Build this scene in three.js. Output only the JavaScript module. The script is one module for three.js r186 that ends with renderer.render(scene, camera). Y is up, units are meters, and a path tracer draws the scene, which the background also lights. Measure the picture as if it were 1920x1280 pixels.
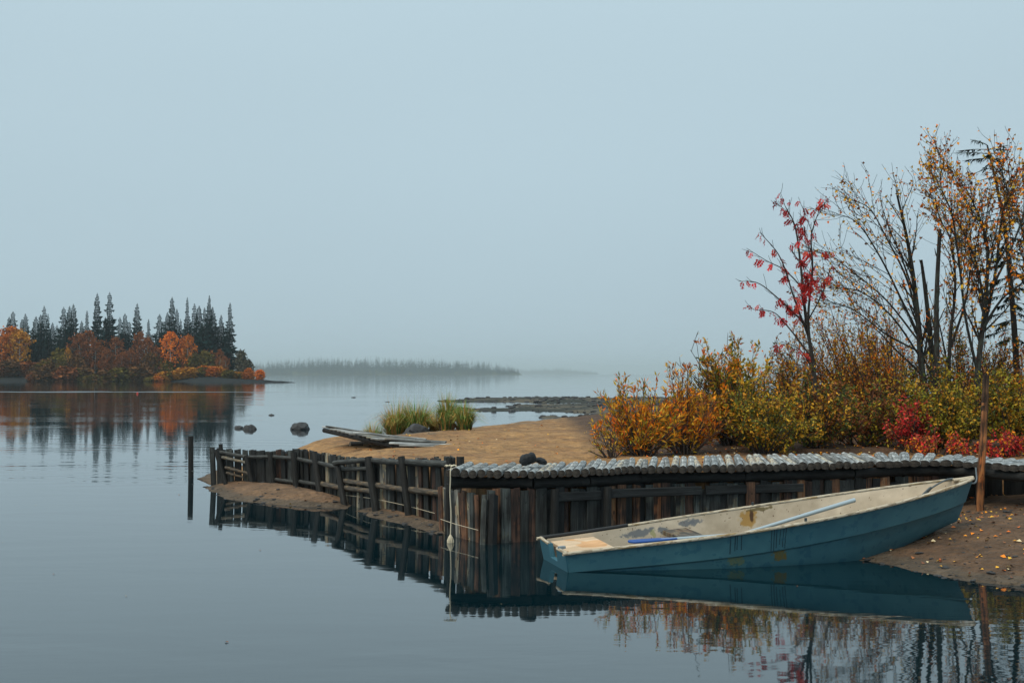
import * as THREE from 'three';
import { mergeGeometries, toCreasedNormals, mergeVertices } from 'three/addons/utils/BufferGeometryUtils.js';

// ---------------------------------------------------------------- camera, sky, light, exposure
const scene = new THREE.Scene();
const camera = new THREE.PerspectiveCamera(2 * Math.atan(640 / 2400) * 180 / Math.PI, 1.5, 0.1, 20000);
camera.position.set(0, 1.6, 0);
camera.rotation.x = Math.atan(61 / 2400);
const renderer = new THREE.WebGLRenderer({ antialias: true });
renderer.setSize(1024, 682);
renderer.toneMapping = THREE.LinearToneMapping;
renderer.toneMappingExposure = 1.55;
renderer.shadowMap.enabled = true;

// noise ------------------------------------------------------------------------------------
function rng(seed) { let a = seed >>> 0; return () => { a = (a + 0x6d2b79f5) | 0; let t = Math.imul(a ^ (a >>> 15), 1 | a); t = (t + Math.imul(t ^ (t >>> 7), 61 | t)) ^ t; return ((t ^ (t >>> 14)) >>> 0) / 4294967296; }; }
const hash = (x, y, s) => { let h = Math.imul(x, 374761393) + Math.imul(y, 668265263) + Math.imul(s, 2147483647 ^ 0x5bd1e995); h = Math.imul(h ^ (h >>> 13), 1274126177); h ^= h >>> 16; return (h >>> 0) / 4294967296; };
const fade = (t) => t * t * t * (t * (t * 6 - 15) + 10), lerp = (a, b, t) => a + (b - a) * t, clamp = (x, a = 0, b = 1) => Math.min(b, Math.max(a, x));
const sstep = (a, b, x) => { const t = clamp((x - a) / (b - a)); return t * t * (3 - 2 * t); };
const mod = (a, n) => ((a % n) + n) % n;
function pn(x, y, px, py, s) {   // value noise that repeats every px, py cells; 0..1
  const ix = Math.floor(x), iy = Math.floor(y), fx = fade(x - ix), fy = fade(y - iy);
  const a = px ? mod(ix, px) : ix, b = px ? mod(ix + 1, px) : ix + 1, c = py ? mod(iy, py) : iy, d = py ? mod(iy + 1, py) : iy + 1;
  return lerp(lerp(hash(a, c, s), hash(b, c, s), fx), lerp(hash(a, d, s), hash(b, d, s), fx), fy);
}
function fbm(x, y, s, o = 4) { let v = 0, a = 0.5, n = 0; for (let i = 0; i < o; i++) { v += a * pn(x, y, 0, 0, s + i); n += a; a *= 0.5; x *= 2.03; y *= 2.03; } return v / n; }
function pfbm(x, y, px, py, s, o = 4) { let v = 0, a = 0.5, n = 0; for (let i = 0; i < o; i++) { v += a * pn(x, y, px, py, s + i); n += a; a *= 0.5; x *= 2; y *= 2; px *= 2; py *= 2; } return v / n; }

// overcast sky: the standard brightening towards the zenith and broad soft cloud
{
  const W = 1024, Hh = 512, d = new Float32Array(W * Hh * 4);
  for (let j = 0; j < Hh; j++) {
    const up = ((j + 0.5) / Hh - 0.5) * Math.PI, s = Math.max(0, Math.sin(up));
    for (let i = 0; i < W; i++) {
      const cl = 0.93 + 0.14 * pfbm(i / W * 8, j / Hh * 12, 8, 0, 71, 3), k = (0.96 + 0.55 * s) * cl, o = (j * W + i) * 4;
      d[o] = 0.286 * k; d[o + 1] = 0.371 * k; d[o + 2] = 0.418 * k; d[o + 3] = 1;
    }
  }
  const t = new THREE.DataTexture(d, W, Hh, THREE.RGBAFormat, THREE.FloatType);
  t.mapping = THREE.EquirectangularReflectionMapping; t.magFilter = THREE.LinearFilter; t.needsUpdate = true;
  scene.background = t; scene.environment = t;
}
// the sun behind thick cloud, high over the lake
const sun = new THREE.DirectionalLight(new THREE.Color().setRGB(1.0, 0.86, 0.68), 1.5);
sun.name = 'sun'; sun.position.set(-32, 70, 34); sun.castShadow = true; sun.shadow.radius = 80;
sun.shadow.mapSize.set(2048, 2048); Object.assign(sun.shadow.camera, { left: -40, right: 40, top: 40, bottom: -40, near: 1, far: 250 });
scene.add(sun, sun.target);
scene.fog = new THREE.FogExp2(new THREE.Color().setRGB(0.82, 0.96, 1.0), 0.00022);

// ---------------------------------------------------------------- helpers
const taken = new Map();
function numbered(n) { const k = taken.get(n) ?? 0; taken.set(n, k + 1); return k ? n + '_' + String(k).padStart(3, '0') : n; }
function tag(o, label, category, group, kind) { o.userData = {}; if (label) o.userData.label = label; if (category) o.userData.category = category; if (group) o.userData.group = group; if (kind) o.userData.kind = kind; return o; }
function thing(name, label, category, [x, y, z] = [0, 0, 0], group) { const g = new THREE.Group(); g.name = numbered(name); g.position.set(x, y, z); tag(g, label, category, group); scene.add(g); return g; }
function part(name, geo, mat, parent) { const m = new THREE.Mesh(geo, mat); m.name = name; m.castShadow = m.receiveShadow = true; if (parent) parent.add(m); return m; }
function single(name, geo, mat, label, category, group, kind) { const m = part(numbered(name), geo, mat, scene); return tag(m, label, category, group, kind); }
function copy(src, label, group) { const c = src.clone(); c.name = numbered(src.name.replace(/_\d{3}$/, '')); c.userData = { ...src.userData }; if (label) c.userData.label = label; if (group) c.userData.group = group; scene.add(c); return c; }
const V = (x, y, z) => new THREE.Vector3(x, y, z), VA = (a) => V(a[0], a[1], a[2]);
const RGB = (r, g, b) => new THREE.Color().setRGB(r, g, b);

function tex(w, h, fn, { srgb = false, rep = [1, 1] } = {}) {
  const d = new Uint8Array(w * h * 4);
  for (let j = 0, o = 0; j < h; j++) for (let i = 0; i < w; i++, o += 4) { const c = fn((i + 0.5) / w, (j + 0.5) / h); d[o] = clamp(c[0]) * 255; d[o + 1] = clamp(c[1]) * 255; d[o + 2] = clamp(c[2]) * 255; d[o + 3] = 255; }
  const t = new THREE.DataTexture(d, w, h); t.wrapS = t.wrapT = THREE.RepeatWrapping; t.magFilter = THREE.LinearFilter; t.minFilter = THREE.LinearMipmapLinearFilter; t.generateMipmaps = true;
  if (srgb) t.colorSpace = THREE.SRGBColorSpace; t.repeat.set(...rep); t.needsUpdate = true; return t;
}

class MB {   // mesh builder
  constructor() { this.p = []; this.n = []; this.u = []; this.c = []; this.i = []; this.k = 0; }
  vert(x, y, z, nx, ny, nz, u, v, c) { this.p.push(x, y, z); this.n.push(nx, ny, nz); this.u.push(u, v); this.c.push(c[0], c[1], c[2]); return this.k++; }
  tube(pts, rad, sides, c = [1, 1, 1], cap = false) {
    const t = V(0, 0, 0), nrm = V(0, 0, 0), b = V(0, 0, 0); let len = 0, first = -1;
    for (let k = 0; k < pts.length; k++) {
      const a = pts[Math.max(0, k - 1)], e = pts[Math.min(pts.length - 1, k + 1)];
      t.subVectors(e, a).normalize();
      if (k === 0) { nrm.set(Math.abs(t.y) > 0.9 ? 1 : 0, Math.abs(t.y) > 0.9 ? 0 : 1, 0); }
      else len += pts[k].distanceTo(pts[k - 1]);
      nrm.addScaledVector(t, -nrm.dot(t)).normalize(); b.crossVectors(t, nrm);
      const r = typeof rad === 'function' ? rad(k / (pts.length - 1)) : rad;
      for (let s = 0; s <= sides; s++) {
        const an = s / sides * Math.PI * 2, ca = Math.cos(an), sa = Math.sin(an), nx = nrm.x * ca + b.x * sa, ny = nrm.y * ca + b.y * sa, nz = nrm.z * ca + b.z * sa;
        const id = this.vert(pts[k].x + nx * r, pts[k].y + ny * r, pts[k].z + nz * r, nx, ny, nz, s / sides, len, c);
        if (first < 0) first = id;
      }
    }
    const w = sides + 1;
    for (let k = 0; k < pts.length - 1; k++) for (let s = 0; s < sides; s++) { const a = first + k * w + s; this.i.push(a, a + 1, a + w, a + 1, a + w + 1, a + w); }
    if (cap) for (const end of [0, pts.length - 1]) {
      const q = pts[end], o = pts[end ? end - 1 : 1]; t.subVectors(q, o).normalize();
      const mid = this.vert(q.x, q.y, q.z, t.x, t.y, t.z, 0.5, 0, c), ring = [];
      for (let s = 0; s <= sides; s++) { const at = (first + end * w + s) * 3; ring.push(this.vert(this.p[at], this.p[at + 1], this.p[at + 2], t.x, t.y, t.z, s / sides, 0.05, c)); }
      for (let s = 0; s < sides; s++) end ? this.i.push(mid, ring[s], ring[s + 1]) : this.i.push(mid, ring[s + 1], ring[s]);
    }
  }
  leaf(p, d, n, len, wid, c, fold = 0.25) {   // a folded diamond
    const sx = d.y * n.z - d.z * n.y, sy = d.z * n.x - d.x * n.z, sz = d.x * n.y - d.y * n.x, h = wid / 2, f = fold * wid, m = len * 0.45;
    const a = this.vert(p.x, p.y, p.z, n.x, n.y, n.z, 0, 0, c), e = this.vert(p.x + d.x * len, p.y + d.y * len, p.z + d.z * len, n.x, n.y, n.z, 1, 1, c);
    const l = this.vert(p.x + d.x * m + sx * h + n.x * f, p.y + d.y * m + sy * h + n.y * f, p.z + d.z * m + sz * h + n.z * f, n.x - sx * 0.3, n.y - sy * 0.3, n.z - sz * 0.3, 0, 1, c);
    const r = this.vert(p.x + d.x * m - sx * h + n.x * f, p.y + d.y * m - sy * h + n.y * f, p.z + d.z * m - sz * h + n.z * f, n.x + sx * 0.3, n.y + sy * 0.3, n.z + sz * 0.3, 1, 0, c);
    this.i.push(a, l, e, a, e, r);
  }
  tri(a, b, c, col) {
    const ux = b.x - a.x, uy = b.y - a.y, uz = b.z - a.z, vx = c.x - a.x, vy = c.y - a.y, vz = c.z - a.z;
    let nx = uy * vz - uz * vy, ny = uz * vx - ux * vz, nz = ux * vy - uy * vx; const l = Math.hypot(nx, ny, nz) || 1; nx /= l; ny /= l; nz /= l;
    for (const q of [a, b, c]) this.i.push(this.vert(q.x, q.y, q.z, nx, ny, nz, 0, 0, col));
  }
  geo() {
    const g = new THREE.BufferGeometry();
    g.setAttribute('position', new THREE.BufferAttribute(new Float32Array(this.p), 3)); g.setAttribute('normal', new THREE.BufferAttribute(new Float32Array(this.n), 3));
    g.setAttribute('uv', new THREE.BufferAttribute(new Float32Array(this.u), 2)); g.setAttribute('color', new THREE.BufferAttribute(new Float32Array(this.c), 3)); g.setIndex(this.i); return g;
  }
}
const curve = (pts, n) => new THREE.CatmullRomCurve3(pts.map((p) => (p.isVector3 ? p : VA(p))), false, 'centripetal').getPoints(n);

// ---------------------------------------------------------------- materials
// weathered wood: grain along v, cracks, knots, blotches
const woodTex = (seed, contrast, pale) => tex(256, 1024, (u, v) => {
  const w = 0.03 * (pn(u * 6, v * 5, 6, 5, seed + 9) - 0.5);
  const fine = pn((u + w) * 90, v * 10, 90, 10, seed), mid = pfbm((u + w) * 24, v * 4, 24, 4, seed + 1, 3), blot = pfbm(u * 3, v * 8, 3, 8, seed + 5, 4);
  const crack = Math.abs(pn((u + w) * 16, v * 3, 16, 3, seed + 20) - 0.5) < 0.018 ? 0.5 : 1;
  let g = (0.72 + contrast * ((fine - 0.5) * 0.35 + (mid - 0.5) * 0.7 + (blot - 0.5) * 0.6)) * crack;
  const bare = pale ? sstep(0.6, 0.66, pfbm(u * 4, v * 6, 4, 6, seed + 33, 4)) : 0;
  return [g * lerp(1, 1.25, bare) + bare * 0.14, g * lerp(0.99, 1.12, bare) + bare * 0.1, g * lerp(0.97, 1.0, bare) + bare * 0.06];
}, { srgb: true });
const wA = woodTex(3, 1.0, false), wB = woodTex(41, 1.3, true), wC = woodTex(77, 0.8, true);
const bumpWood = tex(256, 512, (u, v) => { const g = 0.5 * pn(u * 64, v * 5, 64, 5, 7) + 0.5 * pfbm(u * 16, v * 3, 16, 3, 8, 3); const c = Math.abs(pn(u * 14, v * 3, 14, 3, 27) - 0.5) < 0.02 ? 0.3 : 1; return [g * c, g * c, g * c]; });
const wood = (r, g, b, map, rough = 0.85, bump = 0.004) => new THREE.MeshStandardMaterial({ color: RGB(r, g, b), map, roughness: rough, bumpMap: bumpWood, bumpScale: bump });
const M = {
  deck: [wood(0.54, 0.60, 0.63, wA, 0.85), wood(0.44, 0.50, 0.54, wA, 0.85), wood(0.62, 0.67, 0.69, wA, 0.85), wood(0.50, 0.53, 0.54, wC, 0.85), wood(0.36, 0.39, 0.40, wA, 0.85)],
  deckEnd: wood(0.09, 0.08, 0.07, wA, 0.9),  // end faces darkened for wet wood, with their shade in the colour
  beam: wood(0.016, 0.018, 0.018, wA, 0.8),
  plank: [wood(0.035, 0.042, 0.042, wA, 0.75), wood(0.20, 0.095, 0.05, wB, 0.75), wood(0.085, 0.10, 0.098, wB, 0.75), wood(0.27, 0.15, 0.085, wC, 0.75), wood(0.34, 0.34, 0.31, wC, 0.8), wood(0.016, 0.02, 0.022, wA, 0.7), wood(0.09, 0.045, 0.03, wB, 0.75)],
  post: wood(0.018, 0.02, 0.02, wA, 0.8),
  rail: [wood(0.085, 0.095, 0.095, wA, 0.8), wood(0.16, 0.14, 0.115, wC, 0.8), wood(0.30, 0.29, 0.25, wC, 0.8)],
  raft: [wood(0.50, 0.53, 0.54, wA, 0.8), wood(0.36, 0.38, 0.38, wA, 0.8), wood(0.24, 0.25, 0.24, wB, 0.8)],
  pine: wood(0.42, 0.17, 0.06, wB, 0.8, 0.008), pineDark: wood(0.13, 0.07, 0.04, wB, 0.9, 0.012),
  bark: new THREE.MeshStandardMaterial({ color: RGB(0.045, 0.038, 0.032), roughness: 0.9, bumpMap: bumpWood, bumpScale: 0.01 }),
  barkLichen: new THREE.MeshStandardMaterial({ color: RGB(1, 1, 1), roughness: 0.92, bumpMap: bumpWood, bumpScale: 0.01, map: tex(256, 512, (u, v) => { const l = sstep(0.58, 0.64, pfbm(u * 8, v * 10, 8, 10, 61, 4)), g = 0.13 + 0.09 * pn(u * 30, v * 8, 30, 8, 62); return [lerp(g, 0.22, l), lerp(g * 0.92, 0.25, l), lerp(g * 0.85, 0.22, l)]; }, { srgb: true }) }),
  twig: new THREE.MeshStandardMaterial({ color: RGB(0.05, 0.04, 0.035), roughness: 0.9 }),
  leaf: new THREE.MeshPhysicalMaterial({ color: RGB(1, 1, 1), vertexColors: true, specularIntensity: 0.35, roughness: 0.7, transmission: 0.14, thickness: 0, side: THREE.DoubleSide, flatShading: true }),
  needle: new THREE.MeshLambertMaterial({ color: RGB(1, 1, 1), vertexColors: true, side: THREE.DoubleSide, flatShading: true }),
  stone: new THREE.MeshStandardMaterial({ color: RGB(1, 1, 1), roughness: 0.75, map: tex(256, 256, (u, v) => { const g = 0.09 + 0.2 * pfbm(u * 10, v * 10, 10, 10, 81, 5); return [g, g * 1.02, g * 1.05]; }, { srgb: true }) }),
  rope: new THREE.MeshStandardMaterial({ color: RGB(0.62, 0.56, 0.42), roughness: 0.95 }),
  darkRope: new THREE.MeshStandardMaterial({ color: RGB(0.10, 0.12, 0.13), roughness: 0.9 }),
};

// ---------------------------------------------------------------- the lake
{
  // small wind ripples; slopes stay near half a hundredth, so that the far shore mirrors
  const N = 2048, hgt = new Float32Array(N * N), X = 22, Z = 22;
  const waves = []; const r = rng(404);
  for (let k = 0; k < 56; k++) { const lam = 0.055 * Math.pow(22, r()), an = (r() - 0.5) * 1.1, kx = Math.round(Math.sin(an) * X / lam), kz = Math.max(1, Math.round(Math.cos(an) * Z / lam)); waves.push([kx, kz, 0.00085 * lam / 6.283, r() * 6.283]); }
  const S = new Float32Array(N), C = new Float32Array(N), nm = new Float32Array(N * N * 4), sx = new Float32Array(N * N), sz = new Float32Array(N * N);
  for (const [kx, kz, A, ph] of waves) {
    for (let i = 0; i < N; i++) { const a = 2 * Math.PI * kx * i / N; S[i] = Math.sin(a); C[i] = Math.cos(a); }
    const gx = A * 2 * Math.PI * kx / X, gz = A * 2 * Math.PI * kz / Z;
    for (let j = 0; j < N; j++) { const b = 2 * Math.PI * kz * j / N + ph, sb = Math.sin(b), cb = Math.cos(b); for (let i = 0; i < N; i++) { const q = C[i] * cb - S[i] * sb, o = j * N + i; sx[o] += gx * q; sz[o] += gz * q; } }
  }
  for (let o = 0; o < N * N; o++) {
    const i = o % N, j = (o / N) | 0, p = 0.35 + 1.5 * sstep(0.3, 0.75, pfbm(i / N * 4, j / N * 9, 4, 9, 55, 3));   // calmer and livelier patches
    const a = -sx[o] * p, b = -sz[o] * p, l = Math.hypot(a, b, 1);
    nm[o * 4] = a / l / 2 + 0.5; nm[o * 4 + 1] = b / l / 2 + 0.5; nm[o * 4 + 2] = 1 / l / 2 + 0.5; nm[o * 4 + 3] = 1;
  }
  const t = new THREE.DataTexture(nm, N, N, THREE.RGBAFormat, THREE.FloatType); t.wrapS = t.wrapT = THREE.RepeatWrapping; t.magFilter = THREE.LinearFilter; t.needsUpdate = true;
  const water = () => new THREE.MeshPhysicalMaterial({ color: RGB(0.001, 0.012, 0.017), roughness: 0.03, ior: 1.8, normalMap: t });
  const flat = (pts) => {   // horizontal fan or strip from rows of [x, z] pairs
    const p = [], u = [], ix = []; pts.forEach(([a, b], k) => { p.push(a[0], a[2] ?? 0, a[1], b[0], b[2] ?? 0, b[1]); u.push(a[0] / X, -a[1] / Z, b[0] / X, -b[1] / Z); if (k) { const o = 2 * k; ix.push(o - 2, o - 1, o, o - 1, o + 1, o); } });
    const g = new THREE.BufferGeometry(); g.setAttribute('position', new THREE.Float32BufferAttribute(p, 3)); g.setAttribute('uv', new THREE.Float32BufferAttribute(u, 2)); g.setIndex(ix);
    g.setAttribute('normal', new THREE.Float32BufferAttribute(p.map((_, k) => (k % 3 === 1 ? 1 : 0)), 3)); return g;
  };
  single('lake_water', flat([[[-9000, 200], [9000, 200]], [[-9000, -12000], [9000, -12000]]].map((r) => [r[0], r[1]])), water(), null, null, null, 'structure');
  // a breeze-ruffled streak lies across the calm in front of the island
  const ruffled = water(); ruffled.normalMap = null; ruffled.roughness = 0.3;   // capillary waves too short to tell apart
  const rows = []; for (let k = 0; k <= 90; k++) { const x = lerp(-64, -19, k / 90), c = -114 - 2.5 * (fbm(k * 0.08, 3, 91) - 0.5) + (x + 40) * 0.02, w = (1.2 + 8 * fbm(k * 0.23, 7, 92, 4)) * sstep(90, 62, k) + 0.15; rows.push([[x, c - w * 0.6, 0.004], [x, c + w * 0.5, 0.004]]); }
  single('ruffled_water', flat(rows), ruffled, null, null, null, 'structure');
}

// ---------------------------------------------------------------- the bank, the spits and the beach as one sheet of sand
const FENCE = [[-4.25, 18.25, 0.56], [-3.75, 18.0, 0.52], [-3.2, 17.6, 0.55], [-2.85, 17.2, 0.59], [-2.5, 16.75, 0.57], [-2.1, 16.0, 0.565], [-1.75, 15.25, 0.60], [-1.3, 14.6, 0.63], [-0.85, 13.9, 0.69], [-0.57, 13.45, 0.73]];   // x, distance, top
const RETURN = [[-0.70, 13.0], [-0.52, 12.6], [-0.26, 12.14]];
const FRONT = [[-0.61, 12.28], [-0.2, 12.2], [0.2, 12.16], [0.72, 12.35], [1.27, 12.72], [2.36, 12.92], [2.96, 13.17], [3.54, 13.34], [3.82, 13.48]];   // log ends of the pier
const WALL = [[-0.24, 12.14], [0.24, 12.3], [0.76, 12.5], [1.31, 12.87], [2.4, 13.06], [3.0, 13.31], [3.58, 13.48], [4.25, 13.84], [4.62, 13.9]];
function sd(poly, x, d) {   // signed distance, positive inside
  let best = 1e9, inside = false;
  for (let i = 0, j = poly.length - 1; i < poly.length; j = i++) {
    const ax = poly[j][0], ay = poly[j][1], bx = poly[i][0], by = poly[i][1];
    if ((by > d) !== (ay > d) && x < (ax - bx) * (d - by) / (ay - by) + bx) inside = !inside;
    const vx = bx - ax, vy = by - ay, t = clamp(((x - ax) * vx + (d - ay) * vy) / (vx * vx + vy * vy)), q = Math.hypot(x - ax - vx * t, d - ay - vy * t); if (q < best) best = q;
  }
  return inside ? best : -best;
}
function sdLine(line, x, d) { let best = 1e9; for (let i = 1; i < line.length; i++) { const [ax, ay] = line[i - 1], [bx, by] = line[i], vx = bx - ax, vy = by - ay, t = clamp(((x - ax) * vx + (d - ay) * vy) / (vx * vx + vy * vy)); best = Math.min(best, Math.hypot(x - ax - vx * t, d - ay - vy * t)); } return best; }
const SHORE = [[60, 46], [14, 41], [6, 36.5], [2.4, 34], [-0.8, 33], [-2, 29.5], [-3.4, 26], [-4.35, 23.8], [-4.9, 21.5], [-4.8, 19.6], [-4.35, 18.55]];
const BANKEDGE = [...FENCE.map(([x, d]) => [x + 0.1, d + 0.1]), [-0.52, 13.2], [-0.36, 12.75], [-0.12, 12.34], ...WALL.slice(1).map(([x, d]) => [x - 0.02, d + 0.16]), [4.75, 14.6], [5.5, 14.95], [7, 14.6], [9, 13.6], [14, 12], [60, 9]];
const BANK = [...BANKEDGE, ...SHORE];
const SPIT1 = [[-4.36, 18.3], [-4.1, 17.5], [-3.69, 16.5], [-3.02, 15.82], [-2.3, 15.4], [-1.95, 15.2], [-1.9, 16.2], [-2.6, 17.6], [-3.9, 18.7]];
const SPIT2 = [[-1.82, 15.0], [-1.55, 14.4], [-1.3, 13.95], [-0.87, 13.05], [-0.69, 12.85], [-0.45, 13.3], [-1.2, 14.9], [-1.7, 15.5]];
const BEACH = [[2.5, 11.0], [2.75, 11.2], [3.08, 10.96], [3.3, 10.45], [3.47, 10.02], [3.85, 9.67], [5, 9.1], [8, 8.4], [60, 5], [60, 16], [4.2, 16], [3.9, 13.6], [3.0, 12.6]];
function landHeight(x, d) {
  const rough = fbm(x * 1.3, d * 1.3, 5, 4) - 0.5, small = fbm(x * 7, d * 7, 15, 3) - 0.5;
  let h = -0.6;
  const b = sd(BANK, x, d);
  if (b > -0.02) {
    const s = sdLine(SHORE, x, d);
    h = 0.60 * sstep(-0.2, 3.4, s) + rough * 0.10 * sstep(0, 2, s) + small * 0.02 + 0.22 * Math.exp(-((x + 3.35) ** 2 / 0.5 + (d - 22.4) ** 2 / 1.2));
    if (d > 13.6 && x > 1.2) h += 0.10 * sstep(1.2, 3, x) * sstep(14.2, 17, d);
    const f = Math.min(1, sdLine(FENCE, x, d)); h = Math.min(h, lerp(0.50, 0.7, f) + (x > -1.6 ? 0.07 : 0));
    h = Math.min(h, 0.585 + 0.25 * sstep(14.3, 16, d));
    if (x > 3.4 && d < 16) h = Math.min(h, 0.2 + 0.42 * sstep(0.0, 0.3, b));
  }
  const edge = (p, hm, k) => { const q = sd(p, x, d) + (fbm(x * 2.5, d * 2.5, 25, 3) - 0.5) * 0.16; return q > 0 ? hm * (1 - Math.exp(-q / k)) + (rough * 0.05 + small * 0.018) * sstep(0, 0.5, q) : q * 0.25; };
  return Math.max(h, edge(SPIT1, 0.32, 1.2), edge(SPIT2, 0.12, 0.5), edge(BEACH, 0.5, 2.2));
}
{
  const span = (list) => { const o = []; for (const [a, b, s] of list) { const n = Math.round((b - a) / s); for (let k = 0; k < n; k++) o.push(a + (b - a) * k / n); } o.push(list.at(-1)[1]); return o; };
  const xs = span([[-8, -5, 0.25], [-5, 6.2, 0.05], [6.2, 14, 0.3], [14, 60, 3]]), ds = span([[4, 8.6, 0.6], [8.6, 20, 0.05], [20, 36, 0.13], [36, 48, 0.5]]);
  const nx = xs.length, nd = ds.length, pos = new Float32Array(nx * nd * 3), uv = new Float32Array(nx * nd * 2), col = new Float32Array(nx * nd * 3);
  for (let j = 0; j < nd; j++) for (let i = 0; i < nx; i++) {
    const x = xs[i], d = ds[j], o = j * nx + i, h = landHeight(x, d);
    pos.set([x, h, -d], o * 3); uv.set([x / 2.5, -d / 2.5], o * 2);
    const n1 = fbm(x * 3, d * 3, 45, 4), n2 = fbm(x * 0.9, d * 0.9, 46, 4), n3 = fbm(x * 6, d * 6, 47, 3);
    let c = [0.50, 0.285, 0.115];                                                          // dry ochre sand
    const mix = (t, k) => { c = c.map((q, m) => lerp(q, t[m], k)); };
    mix([0.34, 0.175, 0.07], sstep(0.48, 0.62, n1) * 0.6);
    mix([0.25, 0.13, 0.06], sstep(0.55, 0.62, n2) * sstep(0.45, 0.55, n3) * 0.5);           // needles and litter in the hollows
    if (d < 18.6 && sd(BANK, x, d) < 0) mix(x > 2 ? [0.14, 0.083, 0.05] : [0.22, 0.135, 0.08], 0.88);                      // low spits damp; beach tone holds damp and painted shade of pier and trees
    mix([0.13, 0.10, 0.07], sstep(0.055, 0.035, h + (n3 - 0.5) * 0.03) * 0.9);             // the wet rim that the ripples reach
    const s = sdLine(SHORE, x, d); if (x > -2.6 && d > 20) mix([0.17, 0.165, 0.14], sstep(3.6, 2.2, s + (n1 - 0.5) * 3) * 0.9);   // gravel on the far shore
    if (x > 0.9 && d > 14) mix([0.12, 0.065, 0.035], sstep(15.3, 15.7, d + (n1 - 0.5) * 1.0) * sstep(0.9, 1.5, x));                    // leaf litter under the bushes
    col.set(c, o * 3);
  }
  const ix = []; for (let j = 0; j < nd - 1; j++) for (let i = 0; i < nx - 1; i++) { const a = j * nx + i, b = a + 1, c = a + nx, e = c + 1; if (Math.max(pos[a * 3 + 1], pos[b * 3 + 1], pos[c * 3 + 1], pos[e * 3 + 1]) > -0.55) ix.push(a, b, c, b, e, c); }
  const g = new THREE.BufferGeometry(); g.setAttribute('position', new THREE.BufferAttribute(pos, 3)); g.setAttribute('uv', new THREE.BufferAttribute(uv, 2)); g.setAttribute('color', new THREE.BufferAttribute(col, 3)); g.setIndex(ix); g.computeVertexNormals();
  const grain = tex(1024, 1024, (u, v) => { const f = hash((u * 1024) | 0, (v * 1024) | 0, 9), a = pfbm(u * 40, v * 40, 40, 40, 13, 3), b = pfbm(u * 9, v * 9, 9, 9, 17, 4), deb = pn(u * 130, v * 130, 130, 130, 19) > 0.93 ? 0.62 : 1; const k = (0.8 + (f - 0.5) * 0.12 + (a - 0.5) * 0.3 + (b - 0.5) * 0.25) * deb; return [k, k * 0.99, k * 0.97]; }, { srgb: true });
  const relief = tex(1024, 1024, (u, v) => { const a = pfbm(u * 14, v * 14, 14, 14, 23, 5), b = pfbm(u * 60, v * 60, 60, 60, 29, 3), k = 0.65 * a + 0.35 * b; return [k, k, k]; });
  single('sand_bank', g, new THREE.MeshStandardMaterial({ vertexColors: true, map: grain, bumpMap: relief, bumpScale: 0.09, roughness: 0.95 }), null, null, null, 'structure');
}

// ---------------------------------------------------------------- mudflat bared by the low water
const FLATS = [[[-4.102, 0, -74.652], [-2.088, 0, -83.573], [1.448, 0, -86.975], [8.18, 0, -85.429], [19.643, 0, -87.37], [15.434, 0, -68.656], [5.58, 0, -70.545], [1.186, 0, -71.198], [-1.795, 0, -71.863]], [[-2.94, 0, -56.966], [-0.75, 0, -60.079], [2.484, 0, -66.29], [6.693, 0, -69.904], [15.714, 0, -69.904], [9.293, 0, -41.358], [4.742, 0, -47.479], [2.988, 0, -51.274], [0.902, 0, -54.16], [-1.392, 0, -55.729]], [[1.561, 0, -46.9], [3.201, 0, -48.072], [4.742, 0, -47.479], [4.925, 0, -42.266], [3.274, 0, -43.705]]].map((p) => p.map((q) => [q[0], -q[2]]));
const flatHeight = (x, d) => { let h = -0.3; for (const p of FLATS) { const q = sd(p, x, d) + (fbm(x * 0.5, d * 0.25, 33, 5) - 0.57) * 8; h = Math.max(h, q > 0 ? 0.10 * (1 - Math.exp(-q / 1.2)) + 0.07 * (fbm(x * 1.7, d * 1.1, 35, 4) - 0.45) : q * 0.08); } return h; };
{
  const nx = 260, nd = 240, pos = [], col = [], ix = [];
  for (let j = 0; j < nd; j++) for (let i = 0; i < nx; i++) { const x = lerp(-10, 30, i / (nx - 1)), d = lerp(40, 100, j / (nd - 1)), n = fbm(x * 0.8, d * 0.5, 37, 4); pos.push(x, flatHeight(x, d), -d); const k = sstep(0.45, 0.6, n); col.push(lerp(0.045, 0.10, k), lerp(0.05, 0.09, k), lerp(0.045, 0.07, k)); }
  for (let j = 0; j < nd - 1; j++) for (let i = 0; i < nx - 1; i++) { const a = j * nx + i; if (Math.max(pos[a * 3 + 1], pos[a * 3 + 4], pos[(a + nx) * 3 + 1], pos[(a + nx + 1) * 3 + 1]) > -0.02) ix.push(a, a + 1, a + nx, a + 1, a + nx + 1, a + nx); }
  const g = new THREE.BufferGeometry(); g.setAttribute('position', new THREE.Float32BufferAttribute(pos, 3)); g.setAttribute('color', new THREE.Float32BufferAttribute(col, 3)); g.setIndex(ix); g.computeVertexNormals();
  single('mudflat', g, new THREE.MeshPhysicalMaterial({ vertexColors: true, roughness: 0.9, specularIntensity: 0.15 }), null, null, null, 'structure');
}

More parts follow.
